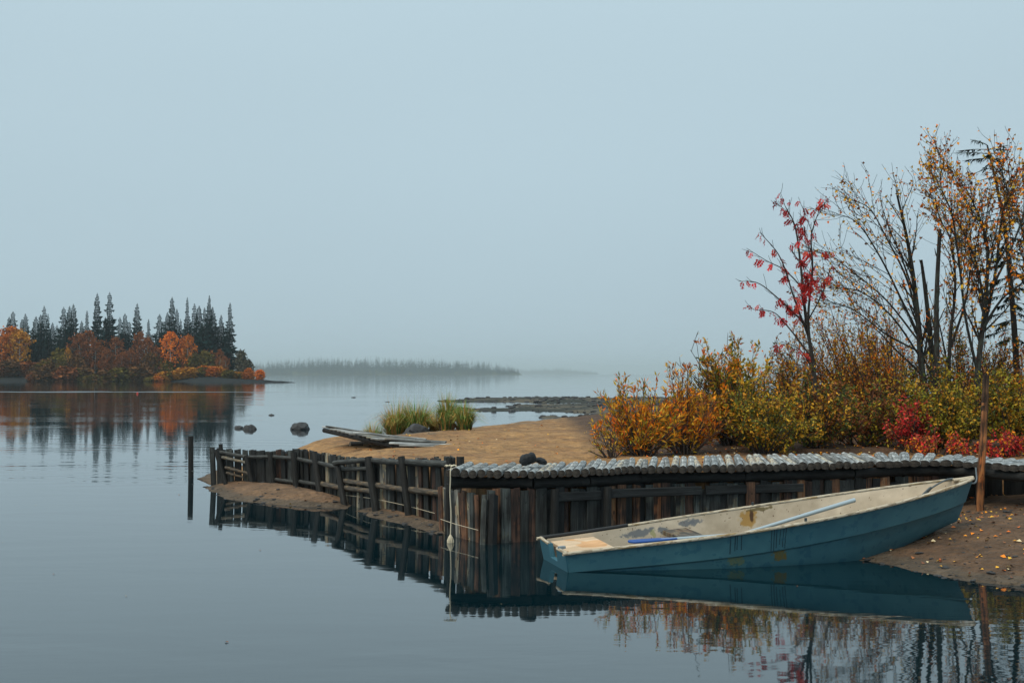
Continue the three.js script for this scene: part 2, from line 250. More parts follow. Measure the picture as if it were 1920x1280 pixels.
// stones ------------------------------------------------------------------------------------
function stoneGeo(seed, flatY = 0.6, detail = 3) {
  const g = mergeVertices(new THREE.IcosahedronGeometry(1, detail).deleteAttribute('uv').deleteAttribute('normal')), p = g.attributes.position, uv = [];
  for (let i = 0; i < p.count; i++) { const v = V(p.getX(i), p.getY(i), p.getZ(i)); const k = 0.62 + 0.72 * fbm(v.x * 1.1 + seed * 7 + v.z * 0.7, v.y * 1.3 + v.z * 0.9 + seed, seed, 3) + 0.16 * (fbm(v.x * 4 + seed, v.y * 5 + v.z * 5, seed + 3, 2) - 0.5); p.setXYZ(i, v.x * k, v.y * k * flatY, v.z * k); uv.push(v.x * 0.5 + v.z * 0.3, v.y * 0.5 + v.z * 0.3); }
  g.setAttribute('uv', new THREE.Float32BufferAttribute(uv, 2)); return toCreasedNormals(g, 0.42);
}
const boulders = [1, 2, 3, 4, 5].map((s) => stoneGeo(s * 11, 0.62));
function rock(at, sx, sy, sz, v, turn, label, group, category = 'rock', name = 'boulder') { const m = single(name, boulders[v], M.stone, label, category, group); m.position.set(...at); m.scale.set(sx, sy, sz); m.rotation.y = turn; return m; }
rock([-6.143, -0.02, -37.094], 0.30, 0.36, 0.34, 0, 0.4, 'broad dark boulder standing alone in the lake off the sand mound');
rock([-7.609, -0.02, -37.094], 0.18, 0.30, 0.22, 1, 1.2, 'dark peaked boulder in the lake touching a flatter one');
rock([-8.055, -0.02, -37.813], 0.15, 0.17, 0.16, 2, 0.2, 'low flat boulder in the lake touching a peaked one');
rock([-9.308, -0.03, -49.592], 0.14, 0.15, 0.16, 3, 0.9, 'small lone boulder farther out than the larger lake boulders');
rock([-10.761, -0.03, -87.031], 0.13, 0.14, 0.2, 4, 2, 'tiny flat stone far out in the open lake');
rock([-7.101, -0.03, -73.21], 0.08, 0.09, 0.2, 2, 2, 'smallest dark stone far out in the open lake near the mudflat tip');
for (const [p, s, v] of [[[0.485, -0.02, -36.401], 0.17, 0], [[1.093, -0.01, -34.563], 0.10, 1], [[0.065, -0.02, -38.946], 0.07, 2], [[1.99, 0, -34.658], 0.08, 4], [[-0.745, 0, -33.166], 0.11, 1], [[-0.351, 0, -33.747], 0.08, 0], [[1.882, -0.02, -39.339], 0.07, 3], [[2.758, -0.02, -41.43], 0.12, 0], [[-0.285, 0.02, -34.224], 0.06, 4]]) rock(p, s, s * 0.95, s, v, v * 1.7, 'small dark stone in the shallows off the far sand shore', 'stones in the shallows between the sand and the mudflat', 'rock', 'shore_stone');
{   // stones strewn over the mudflat
  const r = rng(88), n = 1600, im = new THREE.InstancedMesh(stoneGeo(91, 0.6, 1), M.stone, n), m = new THREE.Matrix4(), q = new THREE.Quaternion(); let k = 0;
  for (let tries = 0; tries < 60000 && k < n; tries++) { const x = lerp(-6, 22, r()), d = lerp(44, 92, r()), h = flatHeight(x, d); if (h < -0.04 || (h > 0.02 && r() < 0.75)) continue; const s = 0.03 + 0.13 * Math.pow(r(), 4); q.setFromAxisAngle(V(0, 1, 0), r() * 6.3); m.compose(V(x, h + s * 0.1, -d), q, V(s * 1.3, s * (0.6 + r() * 0.5), s)); im.setMatrixAt(k++, m); }
  im.count = k; im.name = 'mudflat_stones'; im.castShadow = im.receiveShadow = true; scene.add(tag(im, 'many small dark stones strewn over the mudflat', 'stones', null, 'stuff'));
}

// ---------------------------------------------------------------- timber shapes
function plankGeo(seed, w = 0.085, t = 0.03, len = 1) {   // base at y = 0, chamfered, uneven top
  const r = rng(seed), c = 0.006, prof = [[-w / 2 + c, t / 2], [w / 2 - c, t / 2], [w / 2, t / 2 - c], [w / 2, -t / 2 + c], [w / 2 - c, -t / 2], [-w / 2 + c, -t / 2], [-w / 2, -t / 2 + c], [-w / 2, t / 2 - c]];
  const b = new MB(), slope = (r() - 0.5) * 0.45, ou = r(), ov = r(), taper = 1 - r() * 0.05, top = prof.map(([x]) => len + (x * slope + (r() - 0.5) * 0.012));
  const add = (q, nr, u) => q.map((v) => v), ring = (y, k) => prof.map(([x, z], i) => V(x * k, y ? top[i] : 0, z * (y ? 0.92 : 1)));
  const lo = ring(0, 1), hi = ring(1, taper), one = [1, 1, 1], quad = (a, bb, cc, d, ua, ub) => { const n = V(0, 0, 0).crossVectors(bb.clone().sub(a), d.clone().sub(a)).normalize(); const ids = [[a, ua, 0], [bb, ub, 0], [cc, ub, 1], [d, ua, 1]].map(([p, u, v]) => b.vert(p.x, p.y, p.z, n.x, n.y, n.z, u + ou, v * 0.8 + ov, one)); b.i.push(ids[0], ids[1], ids[2], ids[0], ids[2], ids[3]); };
  let u = 0; for (let i = 0; i < 8; i++) { const j = (i + 1) % 8, du = Math.hypot(prof[j][0] - prof[i][0], prof[j][1] - prof[i][1]) * 2.2; quad(lo[j], lo[i], hi[i], hi[j], u + du, u); u += du; }
  for (let i = 1; i < 7; i++) { b.tri(hi[0], hi[i + 1], hi[i], one); b.tri(lo[0], lo[i], lo[i + 1], one); }
  return b.geo();
}
const planks = [...Array(8)].map((_, i) => plankGeo(100 + i * 7));
function logGeo(seed, sides = 10) {   // radius 1, length 1 along +z from 0, end grain as second material
  const r = rng(seed), g = new THREE.CylinderGeometry(0.88 + r() * 0.1, 1, 1, sides, 1, false), p = g.attributes.position;
  const wob = [...Array(sides + 1)].map(() => 0.93 + r() * 0.14); wob[sides] = wob[0];
  for (let i = 0; i < p.count; i++) { const x = p.getX(i), z = p.getZ(i), s = ((Math.round((Math.atan2(x, z) / (2 * Math.PI)) * sides) % sides) + sides) % sides; p.setX(i, x * wob[s]); p.setZ(i, z * wob[s]); }
  g.rotateX(-Math.PI / 2); g.translate(0, 0, -0.5); return g;   // now runs from z = 0 to z = -1
}
const logs = [1, 2, 3, 4, 5].map((s) => logGeo(s * 31));
function layLog(parent, name, a, b, ra, mats, v, flat = 1) {   // a log from a to b
  const m = part(name, logs[v % logs.length], mats, parent); m.position.copy(a); m.quaternion.setFromUnitVectors(V(0, 0, -1), b.clone().sub(a).normalize()); m.scale.set(ra, ra * flat, a.distanceTo(b)); return m;
}
const along = (line, step) => {   // points every step metres: {x, d, tx, td, s, rest}
  const out = []; let left = 0, s = 0;
  for (let i = 1; i < line.length; i++) { const a = line[i - 1], b = line[i], L = Math.hypot(b[0] - a[0], b[1] - a[1]); let t = left; while (t < L) { const k = t / L; out.push({ x: lerp(a[0], b[0], k), d: lerp(a[1], b[1], k), tx: (b[0] - a[0]) / L, td: (b[1] - a[1]) / L, top: a[2] === undefined ? 0 : lerp(a[2], b[2], k), s: s + t }); t += typeof step === 'function' ? step() : step; } left = t - L; s += L; }
  return out;
};
function boardWall(parent, line, seed, topOf, bottom, picks, lean, wide = 0.085) {
  const r = rng(seed);
  let w = wide; const widths = []; const pts = along(line, () => { w = wide * (0.78 + r() * 0.5); widths.push(w); return w * 0.93; });
  pts.forEach((q, k) => {
    const wk = widths[k] ?? wide, gone = r() < 0.03, top = topOf(q, k) + (r() - 0.5) * 0.026 - (gone ? 0.06 : 0), m = part('plank', planks[(r() * 8) | 0], picks(r, k), parent), off = (k % 2 ? 0.011 : -0.011) + (r() - 0.5) * 0.01;
    m.position.set(q.x + q.tx * wk / 2 - q.td * off, bottom, -(q.d + q.td * wk / 2 + q.tx * off)); m.scale.set(wk * 1.06 / 0.085, top - bottom, 1); m.rotation.order = 'YZX'; m.rotation.y = Math.atan2(q.td, q.tx); m.rotation.z = lean + (r() - 0.5) * 0.034; m.rotation.x = (r() - 0.5) * 0.03;
  });
}

// ---------------------------------------------------------------- the plank fence that holds the sand on the left
{
  const t = thing('plank_fence', 'low weathered plank retaining fence with dark posts and log rails on the sand spit', 'fence');
  boardWall(t, FENCE, 61, (q, k) => q.top, -0.4, (r, k) => M.plank[(k < 34 ? [0, 5, 0, 2, 5, 0, 6, 5, 0, 2] : [0, 2, 5, 2, 0, 2, 6, 5, 4, 0])[(r() * 10) | 0]], 0.045, 0.078);
  const pole = (a, b, ra, mat, v) => layLog(t, 'post', VA(a).setY(-0.35).add(V((a[0] - b[0]) * (a[1] + 0.35) / (b[1] - a[1]), 0, (a[2] - b[2]) * (a[1] + 0.35) / (b[1] - a[1]))), VA(b), ra, [mat, mat, mat], v);
  const P = [[[-4.023, 0.108, -17.958], [-4.17, 0.535, -18.031], 0.033], [[-4.086, 0.176, -18.134], [-4.131, 0.611, -18.157], 0.032], [[-3.634, 0.187, -17.805], [-3.706, 0.464, -17.857], 0.036], [[-3.266, 0.143, -17.537], [-3.318, 0.519, -17.575], 0.043], [[-2.873, 0.111, -17.066], [-2.921, 0.553, -17.128], 0.05], [[-2.483, 0.132, -16.507], [-2.573, 0.581, -16.674], 0.045], [[-2.036, 0.024, -15.555], [-2.157, 0.502, -15.815], 0.04], [[-1.565, 0.03, -14.772], [-1.677, 0.632, -14.934], 0.048], [[-1.145, 0.08, -14.137], [-1.235, 0.68, -14.277], 0.042], [[-0.633, 0.163, -13.362], [-0.658, 0.725, -13.402], 0.038], [[-0.533, 0.33, -13.352], [-0.539, 0.739, -13.362], 0.045]];
  P.forEach(([a, b, ra], k) => pole(a, b, ra, M.post, k));
  const rail = (a, b, ra, m, v) => layLog(t, 'rail', VA(a), VA(b), ra, [M.rail[m], M.rail[m], M.rail[m]], v);
  const Rl = [[[-4.122, 0.495, -18.085], [-3.685, 0.441, -17.867], 0.026, 0], [[-3.703, 0.441, -17.879], [-3.312, 0.465, -17.62], 0.026, 0], [[-3.329, 0.464, -17.632], [-2.915, 0.471, -17.184], 0.028, 0], [[-2.915, 0.471, -17.184], [-2.542, 0.441, -16.701], 0.028, 0], [[-2.56, 0.446, -16.73], [-2.068, 0.438, -15.789], 0.03, 0],
    [[-4.085, 0.429, -18.056], [-3.72, 0.365, -17.892], 0.022, 2], [[-4.027, 0.29, -18.005], [-3.666, 0.213, -17.853], 0.022, 1], [[-4.01, 0.216, -17.996], [-3.753, 0.156, -17.916], 0.018, 1], [[-3.291, 0.16, -17.592], [-2.878, 0.154, -17.138], 0.026, 0], [[-2.878, 0.169, -17.138], [-2.482, 0.166, -16.589], 0.028, 0], [[-2.501, 0.184, -16.625], [-2.017, 0.195, -15.657], 0.034, 1],
    [[-2.199, 0.501, -15.834], [-1.639, 0.607, -14.932], 0.032, 0], [[-1.671, 0.59, -14.996], [-1.216, 0.61, -14.341], 0.036, 0], [[-1.23, 0.615, -14.362], [-0.625, 0.657, -13.425], 0.04, 0], [[-2.105, 0.423, -15.821], [-1.671, 0.497, -14.995], 0.028, 0], [[-2.077, 0.29, -15.761], [-1.655, 0.306, -14.973], 0.03, 1], [[-2.058, 0.209, -15.721], [-1.64, 0.234, -14.951], 0.034, 1], [[-1.584, 0.313, -14.887], [-1.202, 0.309, -14.318], 0.034, 1], [[-1.161, 0.321, -14.254], [-0.698, 0.334, -13.542], 0.036, 1]];
  Rl.forEach(([a, b, ra, m], k) => rail(a, b, ra, m, k));
  const cord = new MB(); cord.tube(curve([[-2.089, 0.108, -15.858], [-1.617, 0.145, -14.971], [-1.205, 0.133, -14.36], [-0.831, 0.105, -13.793]], 20), 0.0028, 5, [1, 1, 1]); part('water_level_mark', cord.geo(), M.rope, t);  // thin tube standing for the pale old water-level mark on the planks
}

// ---------------------------------------------------------------- the pier
{
  const t = thing('log_pier', 'low pier decked with silver grey logs over a dark plank wall', 'pier'), r = rng(7);
  const dark = [0, 5, 1, 2, 0, 6, 3, 5, 2, 6, 1, 0];
  boardWall(t, RETURN, 64, () => 0.45, -0.4, (q) => M.plank[[2, 4, 0, 1, 2, 4][(q() * 6) | 0]], 0.08, 0.07);
  boardWall(t, WALL, 65, (q) => 0.5, -0.4, (q) => M.plank[dark[(q() * dark.length) | 0]], 0.0, 0.088);
  // corner piece where the two walls meet
  for (const [x, d, h, m] of [[-0.27, 12.06, 0.42, 2], [-0.2, 12.04, 0.47, 5]]) { const c = part('corner_board', planks[3], M.plank[m], t); c.position.set(x, -0.4, -d); c.scale.set(0.9, h + 0.4, 2.2); c.rotation.y = 0.9; c.rotation.z = -0.05; }
  // carrying beams under the log ends
  const B = M.beam, beamLine = [[-0.6, 12.42], [0.2, 12.3], [0.74, 12.48], [1.28, 12.86], [2.36, 13.06], [2.98, 13.3], [3.58, 13.48], [4.22, 13.84], [4.62, 13.86], [4.9, 13.62], [5.24, 12.95], [5.6, 12.1]];
  for (let i = 1; i < beamLine.length; i++) { const [ax, ad] = beamLine[i - 1], [bx, bd] = beamLine[i]; layLog(t, 'beam', V(ax, 0.555, -ad), V(bx, 0.555, -bd), 0.056, [B, B, B], i); }
  for (let i = 1; i < beamLine.length; i++) { const [ax, ad] = beamLine[i - 1], [bx, bd] = beamLine[i]; layLog(t, 'beam', V(ax + 0.1, 0.53, -ad - (i < 8 ? 0.75 : 0.7)), V(bx + 0.1, 0.53, -bd - (i < 8 ? 0.75 : 0.7)), 0.05, [B, B, B], i); }
  // waling boards on the wall
  for (const [ax, ad, bx, bd, h] of [[0.42, 12.3, 0.86, 12.5, 0.42], [0.95, 12.56, 1.9, 12.9, 0.43], [1.95, 12.92, 3.0, 13.22, 0.43]]) { const c = part('waling_board', planks[2], M.plank[5], t), L = Math.hypot(bx - ax, bd - ad); c.position.set(ax, h, -ad); c.rotation.order = 'YZX'; c.rotation.y = Math.atan2(bd - ad, bx - ax); c.rotation.z = -Math.PI / 2; c.scale.set(1.05, L, 1.2); }
  // posts before the wall
  for (const [x, d, top] of [[-0.64, 12.86, 0.5], [0.40, 12.26, 0.5], [0.92, 12.46, 0.5], [5.0, 13.75, 0.52], [5.25, 14.3, 0.5], [6.1, 13.0, 0.5]]) layLog(t, 'post', V(x, -0.4, -d), V(x + 0.01, top, -d), 0.042, [M.post, M.post, M.post], 2);
  // deck logs, nearly parallel, then fanning round the bend
  let rad = 0.04; const rads = [], spots = along(FRONT, () => { rad = 0.034 + r() * 0.011; rads.push(rad); return rad * (2.03 + r() * 0.08); });
  spots.forEach((q, k) => {
    const ra = rads[k] ?? 0.04, L = lerp(0.95, 1.55, sstep(0, 3.2, q.s)) + (r() - 0.5) * 0.14, an = 0.13 + (r() - 0.5) * 0.06, e = (r() - 0.5) * 0.06, y = 0.612 + ra;
    layLog(t, 'deck_log', V(q.x + an * e, y + (r() - 0.5) * 0.012, -(q.d + e)), V(q.x + an * L, y + (r() - 0.5) * 0.016, -(q.d + L)), ra, [M.deck[(r() * 5) | 0], M.deckEnd, M.deckEnd], (r() * 5) | 0);
  });
  const FF = [[3.84, 13.48], [4.22, 13.7], [4.5, 13.76], [4.7, 13.68], [4.93, 13.45], [5.1, 13.1], [5.3, 12.6], [5.55, 11.9]], FB = [[4.05, 15.02], [4.5, 15.05], [4.85, 14.95], [5.2, 14.7], [5.6, 14.2], [5.95, 13.7], [6.3, 13.1], [6.7, 12.4]];
  const fa = along(FF, 0.01), fb = along(FB, 0.01), n = 25;
  for (let k = 0; k < n; k++) { const a = fa[Math.round((k + 0.5) / n * (fa.length - 1))], b = fb[Math.round((k + 0.5) / n * (fb.length - 1))], ra = 0.05 + r() * 0.014, e = (r() - 0.5) * 0.1; const m = layLog(t, 'deck_log', V(a.x + e * 0.3, 0.645 + (r() - 0.5) * 0.014, -(a.d + e)), V(b.x + (r() - 0.5) * 0.08, 0.645 + (r() - 0.5) * 0.02, -b.d), ra, [M.deck[(r() * 2) | 0], M.deckEnd, M.deckEnd], (r() * 5) | 0, 0.62); m.scale.x = ra * 1.05; }
  boardWall(t, [[4.5, 14.25], [5.1, 14.5], [5.7, 14.2], [6.3, 13.4], [6.6, 12.9]], 67, () => 0.52, -0.3, () => M.plank[5], 0, 0.1);  // black back wall, added to keep the gap under the deck dark
  const cord = new MB(); cord.tube(curve([[-0.72, 0.14, -12.93], [-0.56, 0.135, -12.56], [-0.32, 0.13, -12.1]], 12), 0.0028, 5, [1, 1, 1]); part('water_level_mark', cord.geo(), M.rope, t);  // same pale water-level mark on the return wall, modelled as a thin tube
}

// ---------------------------------------------------------------- the boat
{
  const L = 3.70, W = 0.878, NS = 40, b = thing('rowing_boat', 'old blue fibreglass rowing boat with a beige inside, drawn up on the beach', 'boat', [0.417, -0.306, -10.77]);
  b.rotation.order = 'YZX'; b.rotation.set(0.024, 0.229, 0.058);
  const gw = (s) => W * (s < 0.4 ? lerp(0.48, 0.63, sstep(0, 1, s / 0.4)) : 0.63 * Math.pow(Math.max(0, 1 - Math.pow((s - 0.4) / 0.6, 2.2)), 0.75));
  const sh = (s) => 0.469 + 0.126 * s + 0.136 * Math.pow(Math.max(0, s), 2.6), stk = (s) => 0.314 + 0.217 * Math.pow(Math.max(0, s), 2.2), keel = (s) => (s < 0.5 ? 0 : 0.36 * Math.pow((s - 0.5) / 0.5, 1.9));
  const at = (s, y, w) => V(L * s + 0.19 * (y - 0.3) / 0.4 * s ** 4 - 0.05 * (y / 0.46) * (1 - s) ** 8, y, w);
  const side = (s, inn) => {   // keel to gunwale, half section
    const g = Math.max(0.012, gw(s) - inn), k = keel(s) + inn, y1 = sh(s), ys = Math.max(k + 0.06, stk(s)), nar = lerp(1, 0.72, s ** 3), c = g * 0.80 * nar, ws = g * lerp(0.93, 0.86, s * s);
    return [[0, k], [c * 0.45, k + 0.015], [c * 0.85, k + 0.05], [c, lerp(k, ys, 0.36)], [lerp(c, ws, 0.6), lerp(k, ys, 0.7)], [ws - 0.004, ys - 0.012], [ws + (inn ? 0 : 0.014), ys + 0.004], [lerp(ws, g, 0.5) + 0.004, lerp(ys, y1, 0.5)], [g, y1]];
  };
  const shell = (inn, s0) => {
    const p = [], u = [], ix = [], n = 17;
    for (let i = 0; i <= NS; i++) { const s = lerp(s0, inn ? 0.985 : 1, i / NS), h = side(s, inn); let girth = 0; const full = [...h.slice(1).reverse().map(([w, y]) => [-w, y]), ...h]; full.forEach(([w, y], k) => { const v = at(s, y, w); p.push(v.x, v.y, v.z); u.push(s, k / (n - 1)); }); }
    for (let i = 0; i < NS; i++) for (let k = 0; k < n - 1; k++) { const a = i * n + k; inn ? ix.push(a, a + n, a + 1, a + 1, a + n, a + n + 1) : ix.push(a, a + 1, a + n, a + 1, a + n + 1, a + n); }
    const g = new THREE.BufferGeometry(); g.setAttribute('position', new THREE.Float32BufferAttribute(p, 3)); g.setAttribute('uv', new THREE.Float32BufferAttribute(u, 2)); g.setIndex(ix); return toCreasedNormals(g, 0.55);
  };
  // paint: s along the boat, v from the far gunwale over the keel to the near gunwale
  const drip = [0.355, 0.366, 0.371, 0.381, 0.452, 0.458, 0.464, 0.473, 0.481, 0.487];
  const paint = tex(2048, 512, (s, v) => {
    const n = pfbm(s * 40, v * 20, 40, 20, 201, 4), m = pfbm(s * 7, v * 5, 7, 5, 202, 4); let c = [0.215 + 0.05 * (n - 0.5) + 0.10 * (m - 0.5), 0.395 + 0.05 * (n - 0.5) + 0.10 * (m - 0.5), 0.44 + 0.04 * (n - 0.5) + 0.07 * (m - 0.5)];
    const mix = (t, k) => { c = c.map((q, i) => lerp(q, t[i], k)); };
    if (v > 0.85) for (const d of drip) { const w = 0.0009 + 0.0006 * pn(d * 99, v * 20, 0, 0, 5); if (Math.abs(s - d - 0.002 * (pn(v * 9, d * 50, 0, 0, 6) - 0.5)) < w && v > 0.865 + 0.05 * hash((d * 1000) | 0, 1, 2)) mix([0.04, 0.13, 0.17], 0.75); }
    for (const [s0, s1, v0, v1, col] of [[0.352, 0.388, 0.765, 0.845, [0.42, 0.43, 0.28]], [0.460, 0.494, 0.76, 0.84, [0.45, 0.34, 0.12]]]) { const q = Math.min((s - s0) / 0.006, (s1 - s) / 0.006, (v - v0) / 0.012, (v1 - v) / 0.012) + (pfbm(s * 160, v * 60, 160, 60, 203, 3) - 0.55) * 3; if (q > 0) mix(col, 0.45 + 0.4 * pn(s * 300, v * 90, 0, 0, 3)); }
    if (pn(s * 26, v * 230, 26, 230, 207) > 0.955 && m > 0.48) mix([0.32, 0.48, 0.52], 0.35);                                   // long scuffs
    if (pfbm(s * 60, v * 30, 60, 30, 206, 4) > 0.68) mix([0.10, 0.3, 0.38], 0.5);
    return c;
  }, { srgb: true });
  part('hull', shell(0, 0), new THREE.MeshPhysicalMaterial({ color: RGB(1, 1, 1), map: paint, roughness: 0.5, side: THREE.DoubleSide }), b);
  const lining = tex(2048, 512, (s, v) => {
    const n = pfbm(s * 50, v * 24, 50, 24, 211, 4), m = pfbm(s * 9, v * 6, 9, 6, 212, 4), k = (n - 0.5) * 0.12 + (m - 0.5) * 0.18; let c = [0.74 + k, 0.685 + k, 0.60 + k];
    const mix = (t, q) => { c = c.map((x, i) => lerp(x, t[i], q)); };
    const blob = (s0, v0, rs, rv, seed, amt = 1.5) => sstep(0.0, 0.45, 1 - Math.hypot((s - s0) / rs, (v - v0) / rv) + (pfbm(s * 90, v * 36, 90, 36, seed, 4) - 0.5) * amt);
    for (const [a, w, ra, rv, sd2] of [[0.235, 0.042, 0.045, 0.028, 221], [0.295, 0.05, 0.016, 0.03, 222], [0.36, 0.038, 0.02, 0.028, 223], [0.385, 0.03, 0.022, 0.02, 224], [0.05, 0.06, 0.04, 0.03, 225]]) mix([0.40, 0.42, 0.44], 0.85 * blob(a, w, ra, rv, sd2));
    mix([0.60, 0.44, 0.17], 0.75 * blob(0.520, 0.055, 0.026, 0.055, 231, 1.1)); mix([0.22, 0.13, 0.06], 0.85 * blob(0.527, 0.05, 0.006, 0.05, 232, 0.6)); mix([0.30, 0.26, 0.12], 0.7 * blob(0.545, 0.012, 0.035, 0.012, 233));
    mix([0.62, 0.25, 0.08], 0.8 * blob(0.085, 0.06, 0.008, 0.03, 234)); mix([0.5, 0.52, 0.3], 0.5 * blob(0.272, 0.07, 0.008, 0.04, 235));
    if (pn(s * 260, v * 80, 260, 80, 240) > 0.955) mix([0.30, 0.22, 0.16], 0.7);                                              // specks and fallen bits
    if (v > 0.33 && v < 0.67) mix([0.45, 0.40, 0.30], sstep(0.5, 0.6, pfbm(s * 14, v * 10, 14, 10, 241, 4)) * 0.7);             // silt on the floor
    return c;
  }, { srgb: true });
  part('inside_lining', shell(0.03, 0.012), new THREE.MeshStandardMaterial({ map: lining, roughness: 0.75, side: THREE.DoubleSide }), b);
  // transom with a notch for an outboard motor
  { const h = side(0, 0.004), sp = new THREE.Shape(); sp.moveTo(-h[8][0], h[8][1]); for (let k = 7; k >= 0; k--) sp.lineTo(-h[k][0], h[k][1]); for (let k = 1; k <= 8; k++) sp.lineTo(h[k][0], h[k][1]); for (const [x, y] of [[0.13, 0.469], [0.11, 0.36], [-0.11, 0.36], [-0.13, 0.469]]) sp.lineTo(x, y);
    const g = new THREE.ExtrudeGeometry(sp, { depth: 0.035, bevelEnabled: true, bevelSize: 0.004, bevelThickness: 0.004, bevelSegments: 1 }); g.rotateY(-Math.PI / 2); g.applyMatrix4(new THREE.Matrix4().makeShear(0, 0, -0.109, 0, 0, 0)); g.translate(0.03, 0, 0);
    const tr = part('transom', g, new THREE.MeshStandardMaterial({ color: RGB(0.025, 0.115, 0.16), roughness: 0.6 }), b);
    const pad = plankGeo(5, 0.12, 0.03, 0.2); pad.translate(-0.055, 0.22, 0.06); part('outboard_pad', pad.rotateY(Math.PI / 2), M.plank[4], tr); }
  // rim: a rounded rail round the gunwale
  const rim = (s0, s1, sg, wd, ht, out, lift, n = 46) => {
    const m = new MB(), prof = [[-wd, -ht], [0, -ht * 1.2], [wd, -ht], [wd * 1.15, 0], [wd, ht], [0, ht * 1.15], [-wd, ht], [-wd * 1.05, 0]], ids = [];
    for (let i = 0; i <= n; i++) { const s = lerp(s0, s1, i / n), q = at(s, sh(s) + lift, sg * (Math.max(0.012, gw(s)) + out)), row = []; const jit = 0.0012 * (fbm(s * 60, sg * 3, 301, 3) - 0.5); for (let k = 0; k <= 8; k++) { const [z, y] = prof[k % 8]; row.push(m.vert(q.x, q.y + y + jit, q.z + sg * (z + jit), 0, y / ht, sg * z / wd, s * 1.4, k / 8, [1, 1, 1])); } ids.push(row); }
    for (let i = 0; i < n; i++) for (let k = 0; k < 8; k++) { const [a, bb, c, d] = [ids[i][k], ids[i][k + 1], ids[i + 1][k], ids[i + 1][k + 1]]; sg > 0 ? m.i.push(a, c, bb, bb, c, d) : m.i.push(a, bb, c, bb, d, c); }
    return m.geo();
  };
  const flake = tex(1024, 128, (u, v) => { const n = pfbm(u * 60, v * 8, 60, 8, 251, 4), k = (pfbm(u * 20, v * 4, 20, 4, 252, 3) - 0.5) * 0.15; const bare = sstep(0.56, 0.6, n), rust = sstep(0.62, 0.66, pfbm(u * 26, v * 6, 26, 6, 253, 4)); let c = [0.74 + k, 0.70 + k, 0.62 + k]; c = c.map((x, i) => lerp(x, [0.48, 0.42, 0.34][i], bare * 0.65)); return c.map((x, i) => lerp(x, [0.52, 0.40, 0.2][i], rust * 0.6)); }, { srgb: true });
  const rimM = new THREE.MeshStandardMaterial({ map: flake, roughness: 0.7 });
  part('gunwale', rim(-0.008, 1.0, 1, 0.015, 0.011, 0.002, 0.006), rimM, b); part('gunwale', rim(-0.008, 1.0, -1, 0.015, 0.011, 0.002, 0.006), rimM, b);
  part('rubber_strip', rim(0.0, 0.21, -1, 0.018, 0.014, 0.003, 0.009), new THREE.MeshStandardMaterial({ color: RGB(0.012, 0.013, 0.014), roughness: 0.6 }), b);
  for (const sg of [-1, 1]) { const m = new MB(), z1 = gw(0) * sg; m.tube([V(-0.045, sh(0) + 0.01, z1 * 1.02), V(-0.05, sh(0) + 0.006, z1 * 0.7), V(-0.05, sh(0) + 0.002, z1 * 0.32)], 0.015, 7, [1, 1, 1], true); part('stern_rail', m.geo(), rimM, b); }
  { const m = new MB(); m.tube(curve([at(0.965, sh(0.965) + 0.008, 0.05), at(1.0, sh(1) + 0.012, 0), at(0.965, sh(0.965) + 0.008, -0.05)], 8), 0.016, 7, [1, 1, 1], true); part('bow_cap', m.geo(), rimM, b); }
  // seats
  const slab = (x0, x1, w0, w1, y, th) => { const sp = new THREE.Shape([new THREE.Vector2(x0, -w0), new THREE.Vector2(x1, -w1), new THREE.Vector2(x1, w1), new THREE.Vector2(x0, w0)]); const g = new THREE.ExtrudeGeometry(sp, { depth: th, bevelEnabled: true, bevelSize: 0.006, bevelThickness: 0.006, bevelSegments: 2 }); g.rotateX(Math.PI / 2); g.translate(0, y, 0); return g; };
  const ply = new THREE.MeshStandardMaterial({ color: RGB(1, 1, 1), roughness: 0.8, map: tex(256, 256, (u, v) => { const k = (pfbm(u * 6, v * 20, 6, 20, 261, 4) - 0.5) * 0.2, st = sstep(0.56, 0.62, pfbm(u * 3, v * 3, 3, 3, 262, 4)); return [lerp(0.80, 0.78, st) + k, lerp(0.70, 0.60, st) + k, lerp(0.58, 0.42, st) + k]; }, { srgb: true }) });
  part('stern_seat', slab(0.03, 0.42, 0.36, 0.40, 0.445, 0.02), ply, b); part('thwart', slab(1.08, 1.30, 0.43, 0.45, 0.44, 0.03), M.rail[1], b);
  const hub = new MB(); for (const sg of [-1, 1]) hub.tube([at(0.535, sh(0.535), sg * gw(0.535)), at(0.535, sh(0.535) + 0.045, sg * gw(0.535))], 0.012, 7, [1, 1, 1], true);
  part('rowlocks', hub.geo(), new THREE.MeshStandardMaterial({ color: RGB(0.08, 0.1, 0.11), roughness: 0.4, metalness: 0.7 }), b).name = 'rowlock';
  const clip = new THREE.BoxGeometry(0.06, 0.02, 0.035); clip.translate(-0.03, 0.49, 0.2); part('transom_clamp', clip, new THREE.MeshStandardMaterial({ color: RGB(0.35, 0.42, 0.46), roughness: 0.35, metalness: 0.6 }), b);
  // oars lie in the boat
  b.updateMatrixWorld(true); const W3 = (s, y, w) => at(s, y, w).applyMatrix4(b.matrixWorld);
  const oar = (handle, tip, shaftM, bladeM, label) => {
    const o = thing('oar', label, 'oar', handle.toArray()), d = tip.clone().sub(handle), len = d.length(); d.normalize();
    const m = new MB(); m.tube([0, 0.02, 0.55, 0.6, len - 0.45, len - 0.3].map((q) => d.clone().multiplyScalar(q)), (k) => lerp(0.021, 0.014, k), 9, [1, 1, 1], true); part('shaft', m.geo(), shaftM, o);
    const blade = new THREE.Shape(); blade.moveTo(-0.02, 0); blade.quadraticCurveTo(-0.07, 0.12, -0.065, 0.4); blade.quadraticCurveTo(0, 0.46, 0.065, 0.4); blade.quadraticCurveTo(0.07, 0.12, 0.02, 0);
